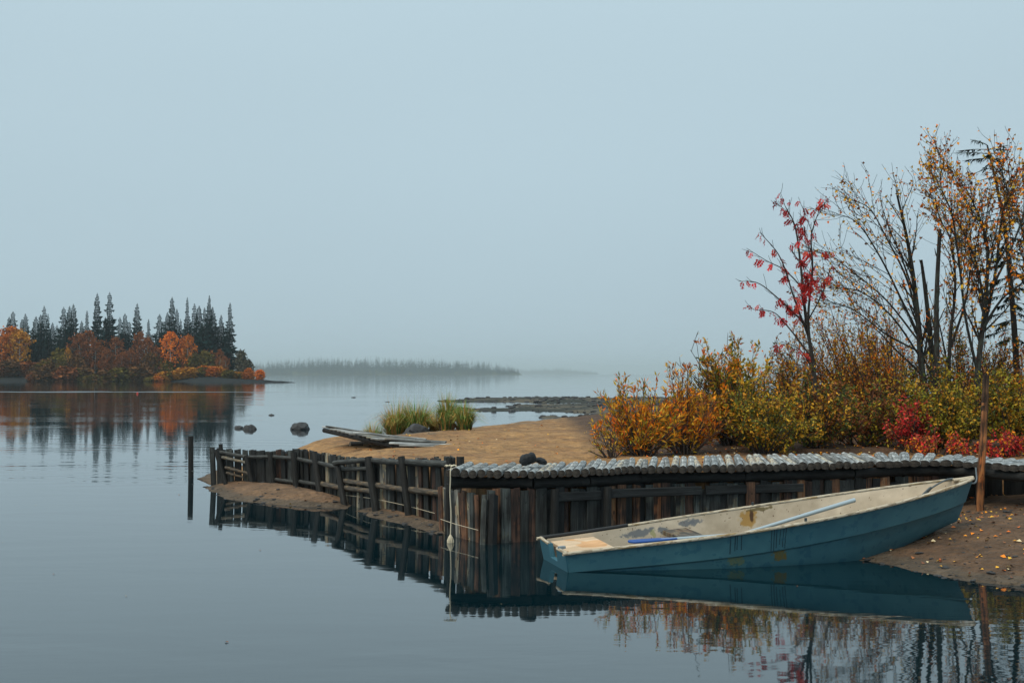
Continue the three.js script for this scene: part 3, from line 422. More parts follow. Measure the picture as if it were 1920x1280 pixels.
    const g = new THREE.ExtrudeGeometry(blade, { depth: 0.008, bevelEnabled: true, bevelSize: 0.004, bevelThickness: 0.004, bevelSegments: 1 }); const bl = part('blade', g, bladeM, o); bl.position.copy(d).multiplyScalar(len - 0.44); { const sx = V(0, 0, 0).crossVectors(d, V(0, 1, 0)).normalize(); bl.quaternion.setFromRotationMatrix(new THREE.Matrix4().makeBasis(sx, d, V(0, 0, 0).crossVectors(sx, d))); } return o;
  };
  const alu = new THREE.MeshStandardMaterial({ color: RGB(0.42, 0.50, 0.54), roughness: 0.45, metalness: 0.35 }), blue = new THREE.MeshStandardMaterial({ color: RGB(0.008, 0.07, 0.30), roughness: 0.5 });
  oar(W3(0.712, 0.648, 0.09), W3(0.30, 0.44, 0.45), alu, alu, 'pale grey oar resting on the near rowlock of the blue boat');
  oar(W3(0.72, 0.40, -0.02), W3(0.155, 0.47, 0.14), alu, blue, 'oar with a blue blade lying inside the boat behind the stern seat');
  // painter from the bow to the post
  const rope = new MB(); rope.tube(curve([W3(0.9, sh(0.9) - 0.03, 0.0), W3(0.93, sh(0.93) + 0.01, -0.04), W3(0.95, sh(0.95) + 0.03, -0.05), V(4.55, 0.53, -12.6), V(4.84, 0.62, -13.37)], 30), 0.009, 6, [1, 1, 1]);
  rope.tube(curve([W3(0.88, sh(0.88) - 0.05, 0.06), W3(0.9, sh(0.9) - 0.0, 0.03), W3(0.915, sh(0.915) - 0.02, -0.04), W3(0.9, sh(0.9) - 0.05, 0.0)], 16), 0.009, 6, [1, 1, 1]);
  single('mooring_rope', rope.geo(), M.darkRope, 'thin dark rope from the bow of the boat to the reddish post', 'rope');
}

// ---------------------------------------------------------------- posts, hanging rope, stones on the deck
{
  const a = thing('mooring_post', 'lone black post standing in the lake off the sand spit', 'post', [-4.98, 0, -19.85]);
  layLog(a, 'shaft', V(0.02, -0.9, 0), V(0, 0.64, 0), 0.044, [M.post, M.post, M.post], 1); layLog(a, 'nail', V(0.03, 0.1, 0.03), V(0.07, 0.1, 0.06), 0.006, [M.darkRope, M.darkRope, M.darkRope], 0);
  const p = thing('pine_post', 'tall reddish peeled pine post beside the boat bow and the pier', 'post', [4.87, 0, -13.36]);
  const m = new MB(); m.tube(curve([[0, -0.3, 0], [0.01, 0.4, 0.01], [0.05, 1.0, 0], [0.07, 1.3, -0.01]], 12), (k) => lerp(0.042, 0.034, k), 9, [1, 1, 1], true); part('shaft', m.geo(), M.pine, p);
  const q = new MB(); q.tube(curve([[0.066, 1.2, -0.01], [0.072, 1.32, -0.008], [0.08, 1.45, -0.014], [0.088, 1.57, -0.018], [0.094, 1.61, -0.02]], 12), (k) => (k > 0.9 ? 0.012 : lerp(0.037, 0.031, k) + 0.004 * Math.sin(k * 23)), 9, [1, 1, 1], true); part('barky_top', q.geo(), M.pineDark, p);
  const f = thing('hanging_rope', 'straw coloured rope with a frayed end hanging from the pier logs', 'rope', [-0.585, 0.02, -12.19]), rr = rng(12);
  const h = new MB(); h.tube(curve([[0, 0.04, 0], [0.006, 0.25, 0], [-0.004, 0.45, 0.01], [0, 0.58, 0.02], [0, 0.66, 0.02], [0.01, 0.71, -0.04]], 24), 0.0055, 6, [1, 1, 1]); part('cord', h.geo(), M.rope, f);
  const fr = new MB(); for (let k = 0; k < 26; k++) { const an = rr() * 6.3, w = 0.02 + rr() * 0.012; fr.tube(curve([[0, 0.06, 0], [Math.cos(an) * w, 0.0, Math.sin(an) * w], [Math.cos(an) * w * 0.7, -0.055, Math.sin(an) * w * 0.7], [Math.cos(an) * 0.006, -0.11, Math.sin(an) * 0.006]], 6), 0.0045, 4, [1, 1, 1]); } part('frayed_end', fr.geo(), M.rope, f);
  const kn = new MB(); for (let k = 0; k < 12; k++) { const an = k * 0.9; kn.tube(curve([[0, 0.7, -0.02], [Math.cos(an) * 0.05, 0.712, Math.sin(an) * 0.05 - 0.03], [Math.cos(an + 0.6) * 0.06, 0.70, Math.sin(an + 0.6) * 0.05 - 0.03]], 5), 0.005, 4, [1, 1, 1]); } part('knot', kn.geo(), M.rope, f);
  const black = new THREE.MeshPhysicalMaterial({ color: RGB(0.014, 0.017, 0.02), roughness: 0.6, specularIntensity: 0.5, bumpMap: bumpWood, bumpScale: 0.004 });
  const s1 = single('deck_stone', stoneGeo(141, 0.75), black, 'large smooth black stone lying tilted on the pier logs', 'stone'); s1.position.set(0.165, 0.765, -12.62); s1.scale.set(0.085, 0.085, 0.075); s1.rotation.set(0.1, 0.4, 0.45);
  const s2 = single('deck_stone', stoneGeo(151, 0.6), black, 'small flat dark stone on the pier logs leaning on a larger one', 'stone'); s2.position.set(0.29, 0.735, -12.72); s2.scale.set(0.06, 0.055, 0.055); s2.rotation.set(0.0, 0.2, -0.3);
  const fl = thing('float', 'tiny red float on the lake before the ruffled streak', 'float', [-30.41, 0, -103.891]); const fg = new THREE.LatheGeometry([[0.001, -0.15], [0.12, -0.1], [0.17, 0.02], [0.13, 0.14], [0.04, 0.2], [0.04, 0.26], [0.001, 0.27]].map(([x, y]) => new THREE.Vector2(x, y)), 14); fl.scale.setScalar(0.55); part('ball', fg, new THREE.MeshStandardMaterial({ color: RGB(0.45, 0.03, 0.015), roughness: 0.5 }), fl);
}

// ---------------------------------------------------------------- collapsed plank panel on the sand
{
  const A = V(-1.52, 0.60, -17.75), Bq = V(-3.02, 0.72, -20.75), t = thing('collapsed_walkway', 'collapsed walkway of long grey boards lying on the sand by the sedge', 'walkway'), r = rng(33);
  layLog(t, 'stringer', A.clone().add(V(0.06, -0.035, 0)), Bq.clone().add(V(-0.02, -0.03, 0)), 0.04, [M.beam, M.beam, M.beam], 1); layLog(t, 'stringer', V(-1.0, 0.575, -18.2), V(-2.2, 0.60, -20.6), 0.03, [M.beam, M.beam, M.beam], 2);
  const n = 19;
  for (let k = 0; k < n; k++) {
    const f = k / (n - 1), s = A.clone().lerp(Bq, f), L = (k === 0 ? 0.95 : k === 1 ? 0.9 : k < 5 ? 0.85 : 1.0) + (r() - 0.5) * 0.35 + (k > 6 && k < 12 ? 0.2 : 0), an = lerp(0.0, -0.12, f) + (r() - 0.5) * 0.05;
    const m = part('board', planks[k % 8], M.raft[(r() * 3) | 0], t); m.position.copy(s).add(V(-0.04, 0.012 + r() * 0.014 + (k % 7 === 3 ? 0.03 : 0), 0)); const ld = V(Math.cos(an), -0.03 - f * 0.11 + (r() - 0.5) * 0.03, -Math.sin(an)).normalize(), wd = V(0, 0, 0).crossVectors(ld, V((r() - 0.5) * 0.1, 1, (r() - 0.5) * 0.12)).normalize(); m.quaternion.setFromRotationMatrix(new THREE.Matrix4().makeBasis(wd, ld, V(0, 0, 0).crossVectors(wd, ld))); m.scale.set(1.6 + r() * 0.6, L, 0.8);
  }
  const w = thing('drift_log', 'short dark log end lying under the collapsed walkway', 'log', [-2.35, 0.56, -19.05]); layLog(w, 'trunk', V(-0.06, 0.0, 0), V(0.12, 0.0, -0.1), 0.035, [M.post, M.rail[1], M.rail[1]], 0);
}

// ---------------------------------------------------------------- sedge tussocks
function tussock(at, R, H, n, seed, mixBrown, label) {
  const t = thing('sedge_tussock', label, 'sedge', at, 'sedge tussocks behind the collapsed walkway'), b = new MB(), r = rng(seed);
  for (let k = 0; k < n; k++) {
    const an = r() * 6.283, rr = R * 0.42 * Math.sqrt(r()), out = 0.3 + r() * 1.5, h = H * 1.45 * (0.7 + r() * 0.7), px = Math.cos(an) * rr, pz = Math.sin(an) * rr, w = 0.005 + r() * 0.005, dead = r() < mixBrown;
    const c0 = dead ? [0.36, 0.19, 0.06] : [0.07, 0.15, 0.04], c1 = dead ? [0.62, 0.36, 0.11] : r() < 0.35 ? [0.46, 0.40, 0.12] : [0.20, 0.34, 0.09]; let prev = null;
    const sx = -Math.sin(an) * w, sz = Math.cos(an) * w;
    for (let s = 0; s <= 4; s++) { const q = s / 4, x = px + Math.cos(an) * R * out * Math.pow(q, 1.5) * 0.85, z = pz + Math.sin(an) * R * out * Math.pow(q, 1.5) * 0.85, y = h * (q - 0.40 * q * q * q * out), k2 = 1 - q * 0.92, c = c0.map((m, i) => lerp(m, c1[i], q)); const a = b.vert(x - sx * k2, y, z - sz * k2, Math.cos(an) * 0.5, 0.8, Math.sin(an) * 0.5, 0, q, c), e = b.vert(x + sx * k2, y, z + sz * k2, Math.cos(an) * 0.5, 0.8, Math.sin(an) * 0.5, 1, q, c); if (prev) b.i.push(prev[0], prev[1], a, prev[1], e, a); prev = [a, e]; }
  }
  part('blades', b.geo(), M.needle, t); const core = new MB(); for (let k = 0; k < 60; k++) { const an = r() * 6.3, q = R * 0.4 * r(); core.leaf(V(Math.cos(an) * q, 0, Math.sin(an) * q), V(Math.cos(an) * 0.5, 0.85, Math.sin(an) * 0.5), V(Math.sin(an), 0, -Math.cos(an)), H * 0.35, 0.05, [0.10, 0.06, 0.03]); } part('base_thatch', core.geo(), M.needle, t);
}
const gy = (x, z) => landHeight(x, -z);
const onLand = (p, dy = 0) => [p[0], gy(p[0], p[2]) + dy, p[2]];
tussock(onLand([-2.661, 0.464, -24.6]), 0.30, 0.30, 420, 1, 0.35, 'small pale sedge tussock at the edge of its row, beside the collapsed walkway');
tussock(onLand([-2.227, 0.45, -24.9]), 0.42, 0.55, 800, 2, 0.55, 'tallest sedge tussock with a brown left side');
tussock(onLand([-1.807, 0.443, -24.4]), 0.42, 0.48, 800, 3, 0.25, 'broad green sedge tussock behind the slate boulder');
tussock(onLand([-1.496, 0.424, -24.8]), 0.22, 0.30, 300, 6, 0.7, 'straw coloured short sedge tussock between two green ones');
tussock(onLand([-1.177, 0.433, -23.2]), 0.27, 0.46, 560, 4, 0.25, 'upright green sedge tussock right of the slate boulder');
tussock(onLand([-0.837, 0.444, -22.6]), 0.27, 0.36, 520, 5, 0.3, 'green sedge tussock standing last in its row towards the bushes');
rock(onLand([-1.708, 0.49, -23.2], 0.02), 0.27, 0.30, 0.2, 3, 0.3, 'low slate blue boulder lying before the sedge tussocks');

// ---------------------------------------------------------------- plants that branch
const pick = (list, r) => list[(r() * list.length) | 0];
function grow(o) {
  const r = rng(o.seed), wood = new MB(), lf = new MB(), up = o.up ?? 0.12, tmp = V(0, 0, 0);
  const rv = () => V(r() * 2 - 1, r() * 2 - 1, r() * 2 - 1);
  const leafAt = (p, tan, tone) => {
    const c0 = r() < 0.72 ? tone : pick(o.colors, r), j = 0.55 + r() * 0.65, c = [c0[0] * j, c0[1] * j * (0.9 + r() * 0.2), c0[2] * j];
    if (o.pinnate) { const d = rv().setY(-0.7 - r() * 0.7).normalize(), sidev = V(0, 0, 0).crossVectors(d, rv()).normalize(), nn = V(0, 0, 0).crossVectors(d, sidev).normalize(), LL = o.leaf * (0.7 + r() * 0.5); for (let k = 0; k < 6; k++) for (const sg of [-1, 1]) { const q = p.clone().addScaledVector(d, LL * (0.2 + k * 0.14)); lf.leaf(q, sidev.clone().multiplyScalar(sg).addScaledVector(d, 0.5).addScaledVector(nn, (r() - 0.5) * 1.3).normalize(), nn.clone().addScaledVector(sidev, r() - 0.5).normalize(), LL * (0.3 + r() * 0.16), LL * 0.23, c, 0.15); } lf.leaf(p.clone().addScaledVector(d, LL), d, nn, LL * 0.36, LL * 0.14, c, 0.1); return; }
    const d = tan.clone().multiplyScalar(o.leafAlong ?? 0.4).add(rv()).add(V(0, o.droop ?? -0.4, 0)).normalize(), n = V(0, 0, 0).crossVectors(d, rv()).normalize(), s = o.leaf * (0.65 + r() * 0.7);
    lf.leaf(p.clone().addScaledVector(d, 0.01), d, n, s, s * (o.wide ?? 0.7), c, 0.2);
  };
  const run = (pts, r0, r1, level) => {
    const n = pts.length - 1; let len = 0; for (let k = 1; k <= n; k++) len += pts[k].distanceTo(pts[k - 1]);
    wood.tube(pts, (k) => lerp(r0, r1, k), level === 0 ? 7 : level === 1 ? 5 : 3, [1, 1, 1], level === 0 && r1 > 0.012);
    const at = (t) => { const f = clamp(t) * n, k = Math.min(n - 1, Math.floor(f)); return pts[k].clone().lerp(pts[k + 1], f - k); };
    const tan = (t) => { const k = Math.min(n - 1, Math.floor(clamp(t) * n)); return V(0, 0, 0).subVectors(pts[k + 1], pts[k]).normalize(); };
    if (level >= o.leafFrom) { const tone = pick(o.colors, r), m = len * o.perM, cnt = Math.floor(m) + (r() < m % 1 ? 1 : 0); for (let k = 0; k < cnt; k++) { const t = 0.1 + 0.92 * r(), p = at(t); if (o.bare && r() < o.bare(p)) continue; leafAt(p, tan(t), tone); } }
    if (level < o.depth) {
      const cnt = Math.max(1, Math.round((o.kids[level] ?? 3) * len * (0.8 + r() * 0.4)));
      for (let k = 0; k < cnt; k++) {
        const t = (o.from?.[level] ?? 0.25) + (1 - (o.from?.[level] ?? 0.25)) * ((k + r()) / cnt), p = at(t), a = tan(t), side = V(0, 0, 0).crossVectors(a, rv()).normalize(), ang = (o.angle?.[level] ?? 0.6) * (0.7 + r() * 0.6);
        let d = a.multiplyScalar(Math.cos(ang)).addScaledVector(side, Math.sin(ang)).normalize(); const L = (o.len[level] ?? 0.3) * (1 - (level ? 0.4 : 0.6) * t) * (0.6 + r() * 0.8), steps = level >= 1 ? 4 : 6, q = [p]; let cur = p;
        for (let s = 0; s < steps; s++) { d = d.addScaledVector(rv(), o.wander ?? 0.18).add(V((o.wind ?? 0) * 0.1, up, 0)).normalize(); cur = cur.clone().addScaledVector(d, L / steps); q.push(cur); }
        const rr = Math.max(o.minR ?? 0.0028, lerp(r0, r1, t) * 0.42); run(q, rr, Math.max((o.minR ?? 0.0028) * 0.7, rr * 0.35), level + 1);
      }
    }
  };
  for (const [pts, r0, r1, lv = 0] of o.stems) run(curve(pts.map((p) => VA(p)), Math.max(8, pts.length * 4)), r0, r1, lv);
  return { wood: wood.geo(), leaves: lf.geo(), n: lf.k / 4 };
}
let leafCount = 0;
function plant(name, label, category, base, o, group, woodName = 'branches', bark = M.twig) {
  const g = grow({ ...o, stems: o.stems.map(([p, ...rest]) => [p.map((q) => [q[0] - base[0], q[1] - base[1], q[2] - base[2]]), ...rest]) }), t = thing(name, label, category, base, group);
  part(woodName, g.wood, bark, t); if (g.leaves.attributes.position.count) part('foliage', g.leaves, M.leaf, t); leafCount += g.n; return t;
}
const depthJit = (pts, a, seed) => { const r = rng(seed); const dz = (r() - 0.5) * a; return pts.map((p, k) => { const f = k / (pts.length - 1) * dz, s = (-p[2] + f) / -p[2]; return [p[0], p[1], p[2] - f]; }); };

// leaf colours
const ORANGE = [[0.92, 0.27, 0.012], [0.95, 0.36, 0.018], [0.80, 0.17, 0.012], [0.82, 0.42, 0.03]], GOLD = [[0.70, 0.36, 0.03], [0.78, 0.45, 0.04], [0.58, 0.25, 0.02], [0.46, 0.31, 0.03]], RED = [[0.60, 0.03, 0.03], [0.70, 0.045, 0.04], [0.48, 0.025, 0.03], [0.60, 0.08, 0.05]];
const GREEN = [[0.10, 0.13, 0.025], [0.14, 0.15, 0.03], [0.07, 0.10, 0.025]], LIME = [[0.34, 0.28, 0.02], [0.42, 0.32, 0.025], [0.24, 0.22, 0.02], [0.50, 0.32, 0.03]], RUST = [[0.30, 0.10, 0.03], [0.38, 0.14, 0.04], [0.22, 0.08, 0.03]];

// rowan with the last red leaves
{
  const D = 17.6, b = [4.219, 0.948, -17.6]; b[1] = gy(b[0], b[2]) - 0.05;
  const st = [[[b, [4.15, 1.681, -17.6], [4.074, 2.345, -17.7], [4.027, 3.093, -17.8], [3.941, 3.689, -17.8], [3.809, 3.95, -17.8]], 0.034, 0.004], [[[4.136, 1.754, -17.6], [4.057, 2.337, -17.5], [4.073, 3.051, -17.3], [4.038, 3.474, -17.2], [4.169, 3.871, -17.2]], 0.022, 0.004], [[[4.108, 2.047, -17.6], [3.847, 2.623, -17.4], [3.626, 3.196, -17.3], [3.341, 3.51, -17.2]], 0.016, 0.004, 1], [[[4.065, 2.268, -17.6], [3.692, 2.641, -17.7], [3.417, 2.87, -17.8], [3.175, 2.899, -17.9]], 0.014, 0.003, 1], [[[4.121, 1.827, -17.6], [3.859, 2.238, -17.8], [3.678, 2.471, -18], [3.393, 2.508, -18]], 0.014, 0.003, 1], [[[4.032, 2.789, -17.7], [3.81, 3.064, -17.9], [3.607, 3.185, -18], [3.326, 3.383, -18.1]], 0.011, 0.003, 1], [[[4.057, 2.337, -17.5], [4.21, 2.659, -17.4], [4.274, 2.906, -17.3], [4.308, 3.043, -17.2]], 0.011, 0.003, 1], [[[4.164, 1.607, -17.6], [3.916, 1.933, -17.4], [3.62, 2.037, -17.2]], 0.011, 0.003, 1], [[[4.027, 3.093, -17.8], [4.189, 3.297, -17.6], [4.275, 3.287, -17.5]], 0.008, 0.003, 1]];
  plant('rowan_tree', 'slender rowan tree with sparse red leaves between the shrubs and the leaning birch', 'tree', b, { seed: 5, stems: st, depth: 2, kids: [5, 6], len: [0.5, 0.22], from: [0.3, 0.2], angle: [0.55, 0.6], up: 0.12, wander: 0.14, leafFrom: 1, perM: 16, leaf: 0.105, minR: 0.004, pinnate: true, colors: RED, bare: (p) => (p.y > 2.3 ? 0.75 : 0.1 + 0.75 * (fbm(p.x * 3.2 + 9, p.y * 3.2 + p.z, 77, 2) > 0.5)) }, null, 'trunk', M.bark);
}
// birch that leans out over the shrubs, few small leaves left
{
  const b = [6.037, 0.834, -18.6]; b[1] = gy(b[0], b[2]) - 0.05;
  const st = [[[b, [6.002, 1.298, -18.6], [5.951, 1.763, -18.6], [5.91, 2.383, -18.6], [5.838, 3.082, -18.6], [5.749, 3.627, -18.6], [5.621, 4.204, -18.6]], 0.062, 0.015], [[[5.924, 2.15, -18.6], [5.634, 2.688, -18.5], [5.301, 3.297, -18.4], [4.931, 3.786, -18.3], [4.624, 3.888, -18.2]], 0.02, 0.004], [[[5.91, 2.383, -18.6], [5.806, 3.02, -18.8], [5.565, 3.581, -18.9], [5.32, 4.069, -19], [5.098, 4.188, -19]], 0.02, 0.004], [[[5.944, 1.84, -18.6], [5.448, 2.451, -18.4], [4.936, 2.784, -18.2], [4.446, 2.809, -18]], 0.016, 0.004], [[[5.923, 2.073, -18.6], [5.49, 2.705, -18.8], [5.075, 3.114, -19], [4.714, 3.451, -19.2]], 0.016, 0.004], [[[5.937, 1.918, -18.6], [5.34, 2.18, -18.3], [4.831, 2.513, -18.1], [4.355, 2.658, -18]], 0.015, 0.004], [[[5.881, 2.694, -18.6], [5.608, 3.297, -18.4], [5.36, 3.736, -18.2], [5.22, 4.103, -18.1]], 0.016, 0.003, 1]];
  plant('leaning_birch', 'broken topped birch whose bare limbs lean out over the rowan', 'tree', b, { seed: 15, stems: st, depth: 2, kids: [7.5, 9], len: [0.9, 0.36], from: [0.25, 0.12], angle: [0.5, 0.55], up: 0.06, wander: 0.16, wind: -0.3, minR: 0.0034, leafFrom: 1, perM: 6, leaf: 0.044, wide: 0.8, colors: [...GOLD, ...ORANGE, ...RUST] }, null, 'trunk', M.barkLichen);
  const s2 = [5.998, 0.851, -18.2]; s2[1] = gy(s2[0], s2[2]) - 0.05;
  plant('dead_snag', 'bare upright dead trunk with a blunt broken top beside the leaning birch', 'tree', s2, { seed: 16, stems: [[[s2, [6.043, 1.759, -18.2], [6.051, 2.67, -18.2], [6.105, 3.66, -18.2]], 0.05, 0.026], [[[6.096, 3.469, -18.2], [6.15, 3.599, -18.2], [6.181, 3.652, -18.2]], 0.012, 0.004, 1]], depth: 1, kids: [1.2], len: [0.35], from: [0.2], angle: [0.8], leafFrom: 9, perM: 0, leaf: 0.04, colors: GOLD }, null, 'trunk', M.barkLichen);
  const s3 = [6.268, 0.822, -18.9]; s3[1] = gy(s3[0], s3[2]) - 0.05;
  plant('dead_snag', 'shorter dead trunk crossing behind the leaning birch', 'tree', s3, { seed: 17, stems: [[[s3, [6.22, 1.687, -18.9], [6.163, 2.396, -18.9], [6.104, 2.948, -18.9], [6.06, 3.288, -18.9]], 0.05, 0.02]], depth: 1, kids: [1.5], len: [0.4], from: [0.2], angle: [0.7], leafFrom: 9, perM: 0, leaf: 0.04, colors: GOLD }, null, 'trunk', M.barkLichen);
}
// tall birch with orange leaves
{
  const b = [6.522, 0.855, -18.1]; b[1] = gy(b[0], b[2]) - 0.05;
  const st = [[[b, [6.598, 1.683, -18.1], [6.704, 2.589, -18.1], [6.742, 3.421, -18.1], [6.61, 3.876, -18.1], [6.382, 4.278, -18]], 0.05, 0.004], [[[6.623, 1.985, -18.1], [6.881, 2.974, -18.2], [7.035, 3.901, -18.3], [7.115, 4.208, -18.3], [7.011, 4.553, -18.3]], 0.026, 0.004], [[[6.575, 1.683, -18.1], [6.395, 2.358, -18], [6.276, 3.101, -17.9], [6.136, 3.838, -17.8], [5.984, 4.249, -17.8], [6.016, 4.547, -17.8]], 0.022, 0.004], [[[6.72, 2.664, -18.1], [7.027, 3.336, -18], [7.259, 3.939, -18], [7.375, 4.241, -18]], 0.02, 0.004], [[[6.703, 2.513, -18.1], [6.683, 3.22, -18.4], [6.527, 3.783, -18.6], [6.137, 4.343, -18.7]], 0.022, 0.004], [[[6.655, 2.211, -18.1], [6.87, 2.653, -17.9], [7.206, 2.944, -17.8], [7.502, 3.307, -17.7]], 0.022, 0.004]];
  plant('orange_birch', 'tallest birch with many small orange leaves behind the reddish post', 'tree', b, { seed: 25, stems: st, depth: 2, kids: [8.5, 9], len: [0.95, 0.36], from: [0.25, 0.12], angle: [0.5, 0.6], up: 0.1, wander: 0.17, minR: 0.0034, leafFrom: 1, perM: 10, leaf: 0.048, wide: 0.8, colors: [...ORANGE, ...ORANGE, ...RUST, ...GOLD] }, null, 'trunk', M.barkLichen);
  const c = [6.569, 0.805, -19.3]; c[1] = gy(c[0], c[2]) - 0.05;
  plant('young_birch', 'thin young birch standing between the dead trunks and the tall birch', 'tree', c, { seed: 26, stems: [[[c, [6.612, 2.091, -19.3], [6.701, 2.977, -19.3], [6.61, 3.703, -19.3], [6.387, 4.027, -19.3]], 0.034, 0.004], [[[6.628, 2.01, -19.3], [6.895, 2.741, -19.4], [7.019, 3.48, -19.5], [6.968, 4.134, -19.5]], 0.022, 0.004], [[[6.592, 1.608, -19.3], [6.371, 2.404, -19.1], [6.222, 2.717, -19]], 0.016, 0.003, 1]], depth: 2, kids: [8, 8], minR: 0.0036, len: [0.7, 0.32], from: [0.3, 0.15], angle: [0.5, 0.6], up: 0.1, wander: 0.16, leafFrom: 1, perM: 9, leaf: 0.046, wide: 0.8, colors: [...ORANGE, ...GOLD, ...RUST] }, null, 'trunk', M.bark);
  const e = [7.823, 0.826, -18.8]; e[1] = gy(e[0], e[2]) - 0.05;
  plant('edge_birch', 'birch with ochre leaves standing past the half dead spruce', 'tree', e, { seed: 27, stems: [[[e, [7.758, 2.078, -18.8], [7.65, 3.02, -18.8], [7.501, 3.806, -18.8], [7.426, 4.2, -18.8]], 0.045, 0.004], [[[7.758, 2.078, -18.8], [7.964, 3.02, -18.8], [8.092, 3.964, -18.8], [8.176, 4.516, -18.8]], 0.035, 0.004], [[[7.686, 2.705, -18.8], [7.298, 3.16, -18.6], [7.068, 3.384, -18.5]], 0.018, 0.003, 1]], depth: 2, kids: [8, 8], minR: 0.0036, len: [0.7, 0.32], from: [0.3, 0.15], angle: [0.5, 0.6], up: 0.1, wander: 0.16, leafFrom: 1, perM: 11, leaf: 0.048, wide: 0.8, colors: [...ORANGE, ...GOLD, ...RUST] }, null, 'trunk', M.bark);
}
// half dead spruce
{
  const b = [7.606, 0.809, -19.2]; b[1] = gy(b[0], b[2]) - 0.05;
  const t = thing('half_dead_spruce', 'thin dark half dead spruce leaning among the tall birch limbs', 'tree', b), r = rng(51), loc = (q) => V(q[0] - b[0], q[1] - b[1], q[2] - b[2]);
  const tr = curve([loc(b), loc([7.562, 2.008, -19.2]), loc([7.492, 3.05, -19.2]), loc([7.412, 3.853, -19.2]), loc([7.29, 4.497, -19.2]), loc([7.166, 5.045, -19.2])], 40), w = new MB(), nd = new MB();
  w.tube(tr, (k) => lerp(0.055, 0.012, k), 7, [1, 1, 1]);
  for (let k = 0; k < 96; k++) {
    const f = 0.2 + 0.79 * Math.pow(k / 95, 0.9), p = tr[Math.min(40, Math.round(f * 40))].clone(), an = k * 2.4 + r(), L = (f > 0.92 ? 0.42 : f > 0.72 ? 0.25 : 0.55) * (0.6 + r() * 0.7), d = V(Math.cos(an), f > 0.9 ? 0.15 : -0.15, Math.sin(an)), q = [p]; let cur = p;
    for (let s = 0; s < 5; s++) { cur = cur.clone().addScaledVector(d, L / 5); d.y -= 0.05; q.push(cur); } w.tube(q, (m) => lerp(0.008, 0.003, m), 3);
    const dens = f > 0.88 ? 70 : f > 0.7 ? 10 : f < 0.55 ? 110 : 36, cnt = L * dens; for (let m = 0; m < cnt; m++) { const a = q[1 + ((r() * 4) | 0)].clone().lerp(q[2 + ((r() * 3) | 0)], r()), dd = V(r() - 0.5, r() * 0.5 - 0.45, r() - 0.5).add(d.clone().multiplyScalar(0.5)).normalize(); nd.leaf(a, dd, V(r() - 0.5, 1, r() - 0.5).normalize(), 0.07 + r() * 0.05, 0.022, [0.016 + r() * 0.012, 0.030 + r() * 0.014, 0.022], 0.1); }
  }
  part('trunk', w.geo(), M.bark, t); part('needles', nd.geo(), M.needle, t);
}
// shrubs -------------------------------------------------------------------------------------
function shrub(name, label, px, D, w, h, o, group) {   // px: plan x
  const r = rng(o.seed), base = [px, gy(px, -D) - 0.03, -D], st = [];
  for (let k = 0; k < Math.round((o.n ?? 14) * 1.7); k++) { const an = r() * 6.283, s = Math.pow(r(), 0.42), tx = Math.cos(an) * w * s + (o.lean ?? 0) * h * (0.5 + r() * 0.5), tz = Math.sin(an) * w * 0.8 * s, hh = h * (1 - 0.72 * s * s) * (0.72 + r() * 0.36), bx = Math.cos(an) * w * 0.22 * r() , bz = Math.sin(an) * w * 0.22 * r(); st.push([[[base[0] + bx, base[1], base[2] + bz], [base[0] + lerp(bx, tx, 0.45), base[1] + hh * 0.5, base[2] + lerp(bz, tz, 0.45)], [base[0] + tx, base[1] + hh, base[2] + tz]], o.r0 ?? 0.011, 0.003]); }
  return plant(name, label, 'shrub', base, { depth: 2, kids: [9, 10], len: [0.34, 0.15], from: [0.05, 0.05], angle: [0.6, 0.6], up: 0.14, wander: 0.22, leafFrom: 1, leaf: 0.05, wide: 0.55, minR: 0.0026, ...o, perM: (o.perM ?? 36) * 1.7, stems: st }, group);
}
const WIL = { leaf: 0.065, wide: 0.28, leafAlong: 1.1, droop: 0 };
shrub('orange_willow', 'bright orange willow bush standing first on the sand behind the pier logs', 1.56, 15.4, 0.62, 1.0, { seed: 101, n: 20, ...WIL, colors: [...ORANGE, ...ORANGE, ...GOLD, ...LIME], perM: 24, kids: [8, 8] });
shrub('orange_willow', 'taller orange willow bush between the first orange bush and the mixed green one', 2.15, 15.7, 0.58, 1.1, { seed: 102, n: 20, ...WIL, colors: [...ORANGE, ...RUST, ...GOLD], perM: 24, kids: [8, 8] });
shrub('small_willow', 'low thin yellow green willow at the sandy foot of the first orange bush', 1.16, 15.05, 0.28, 0.38, { seed: 103, n: 9, ...WIL, leaf: 0.05, colors: [...LIME, ...GOLD], perM: 14, kids: [6, 5], len: [0.2, 0.08] });
shrub('mixed_willow', 'high yellow green willow shrub below the rowan', 2.85, 16.5, 0.66, 1.45, { seed: 104, n: 26, ...WIL, leaf: 0.055, wide: 0.4, colors: [...LIME, ...GOLD, ...GREEN, ...ORANGE] });
shrub('mixed_willow', 'dense green and gold shrub in front of the high willow', 3.1, 15.7, 0.62, 0.95, { seed: 105, n: 18, leaf: 0.045, wide: 0.5, colors: [...GREEN, ...LIME, ...GOLD], perM: 40 });
shrub('brown_shrub', 'dark russet shrub at the foot of the rowan trunk', 3.85, 16.2, 0.62, 1.0, { seed: 106, n: 18, leaf: 0.045, colors: [...RUST, ...GREEN, ...GOLD], perM: 36 });
shrub('brown_shrub', 'dusky green and russet shrub between the rowan and the leaning birch', 4.55, 16.6, 0.68, 1.0, { seed: 107, n: 18, leaf: 0.045, colors: [...RUST, ...GREEN, ...RUST, ...LIME], perM: 36 });
shrub('lime_shrub', 'round yellow green shrub left of the reddish post', 5.5, 16.3, 0.7, 1.05, { seed: 108, n: 20, leaf: 0.045, colors: [...LIME, ...LIME, ...GREEN, ...GOLD], perM: 42 });
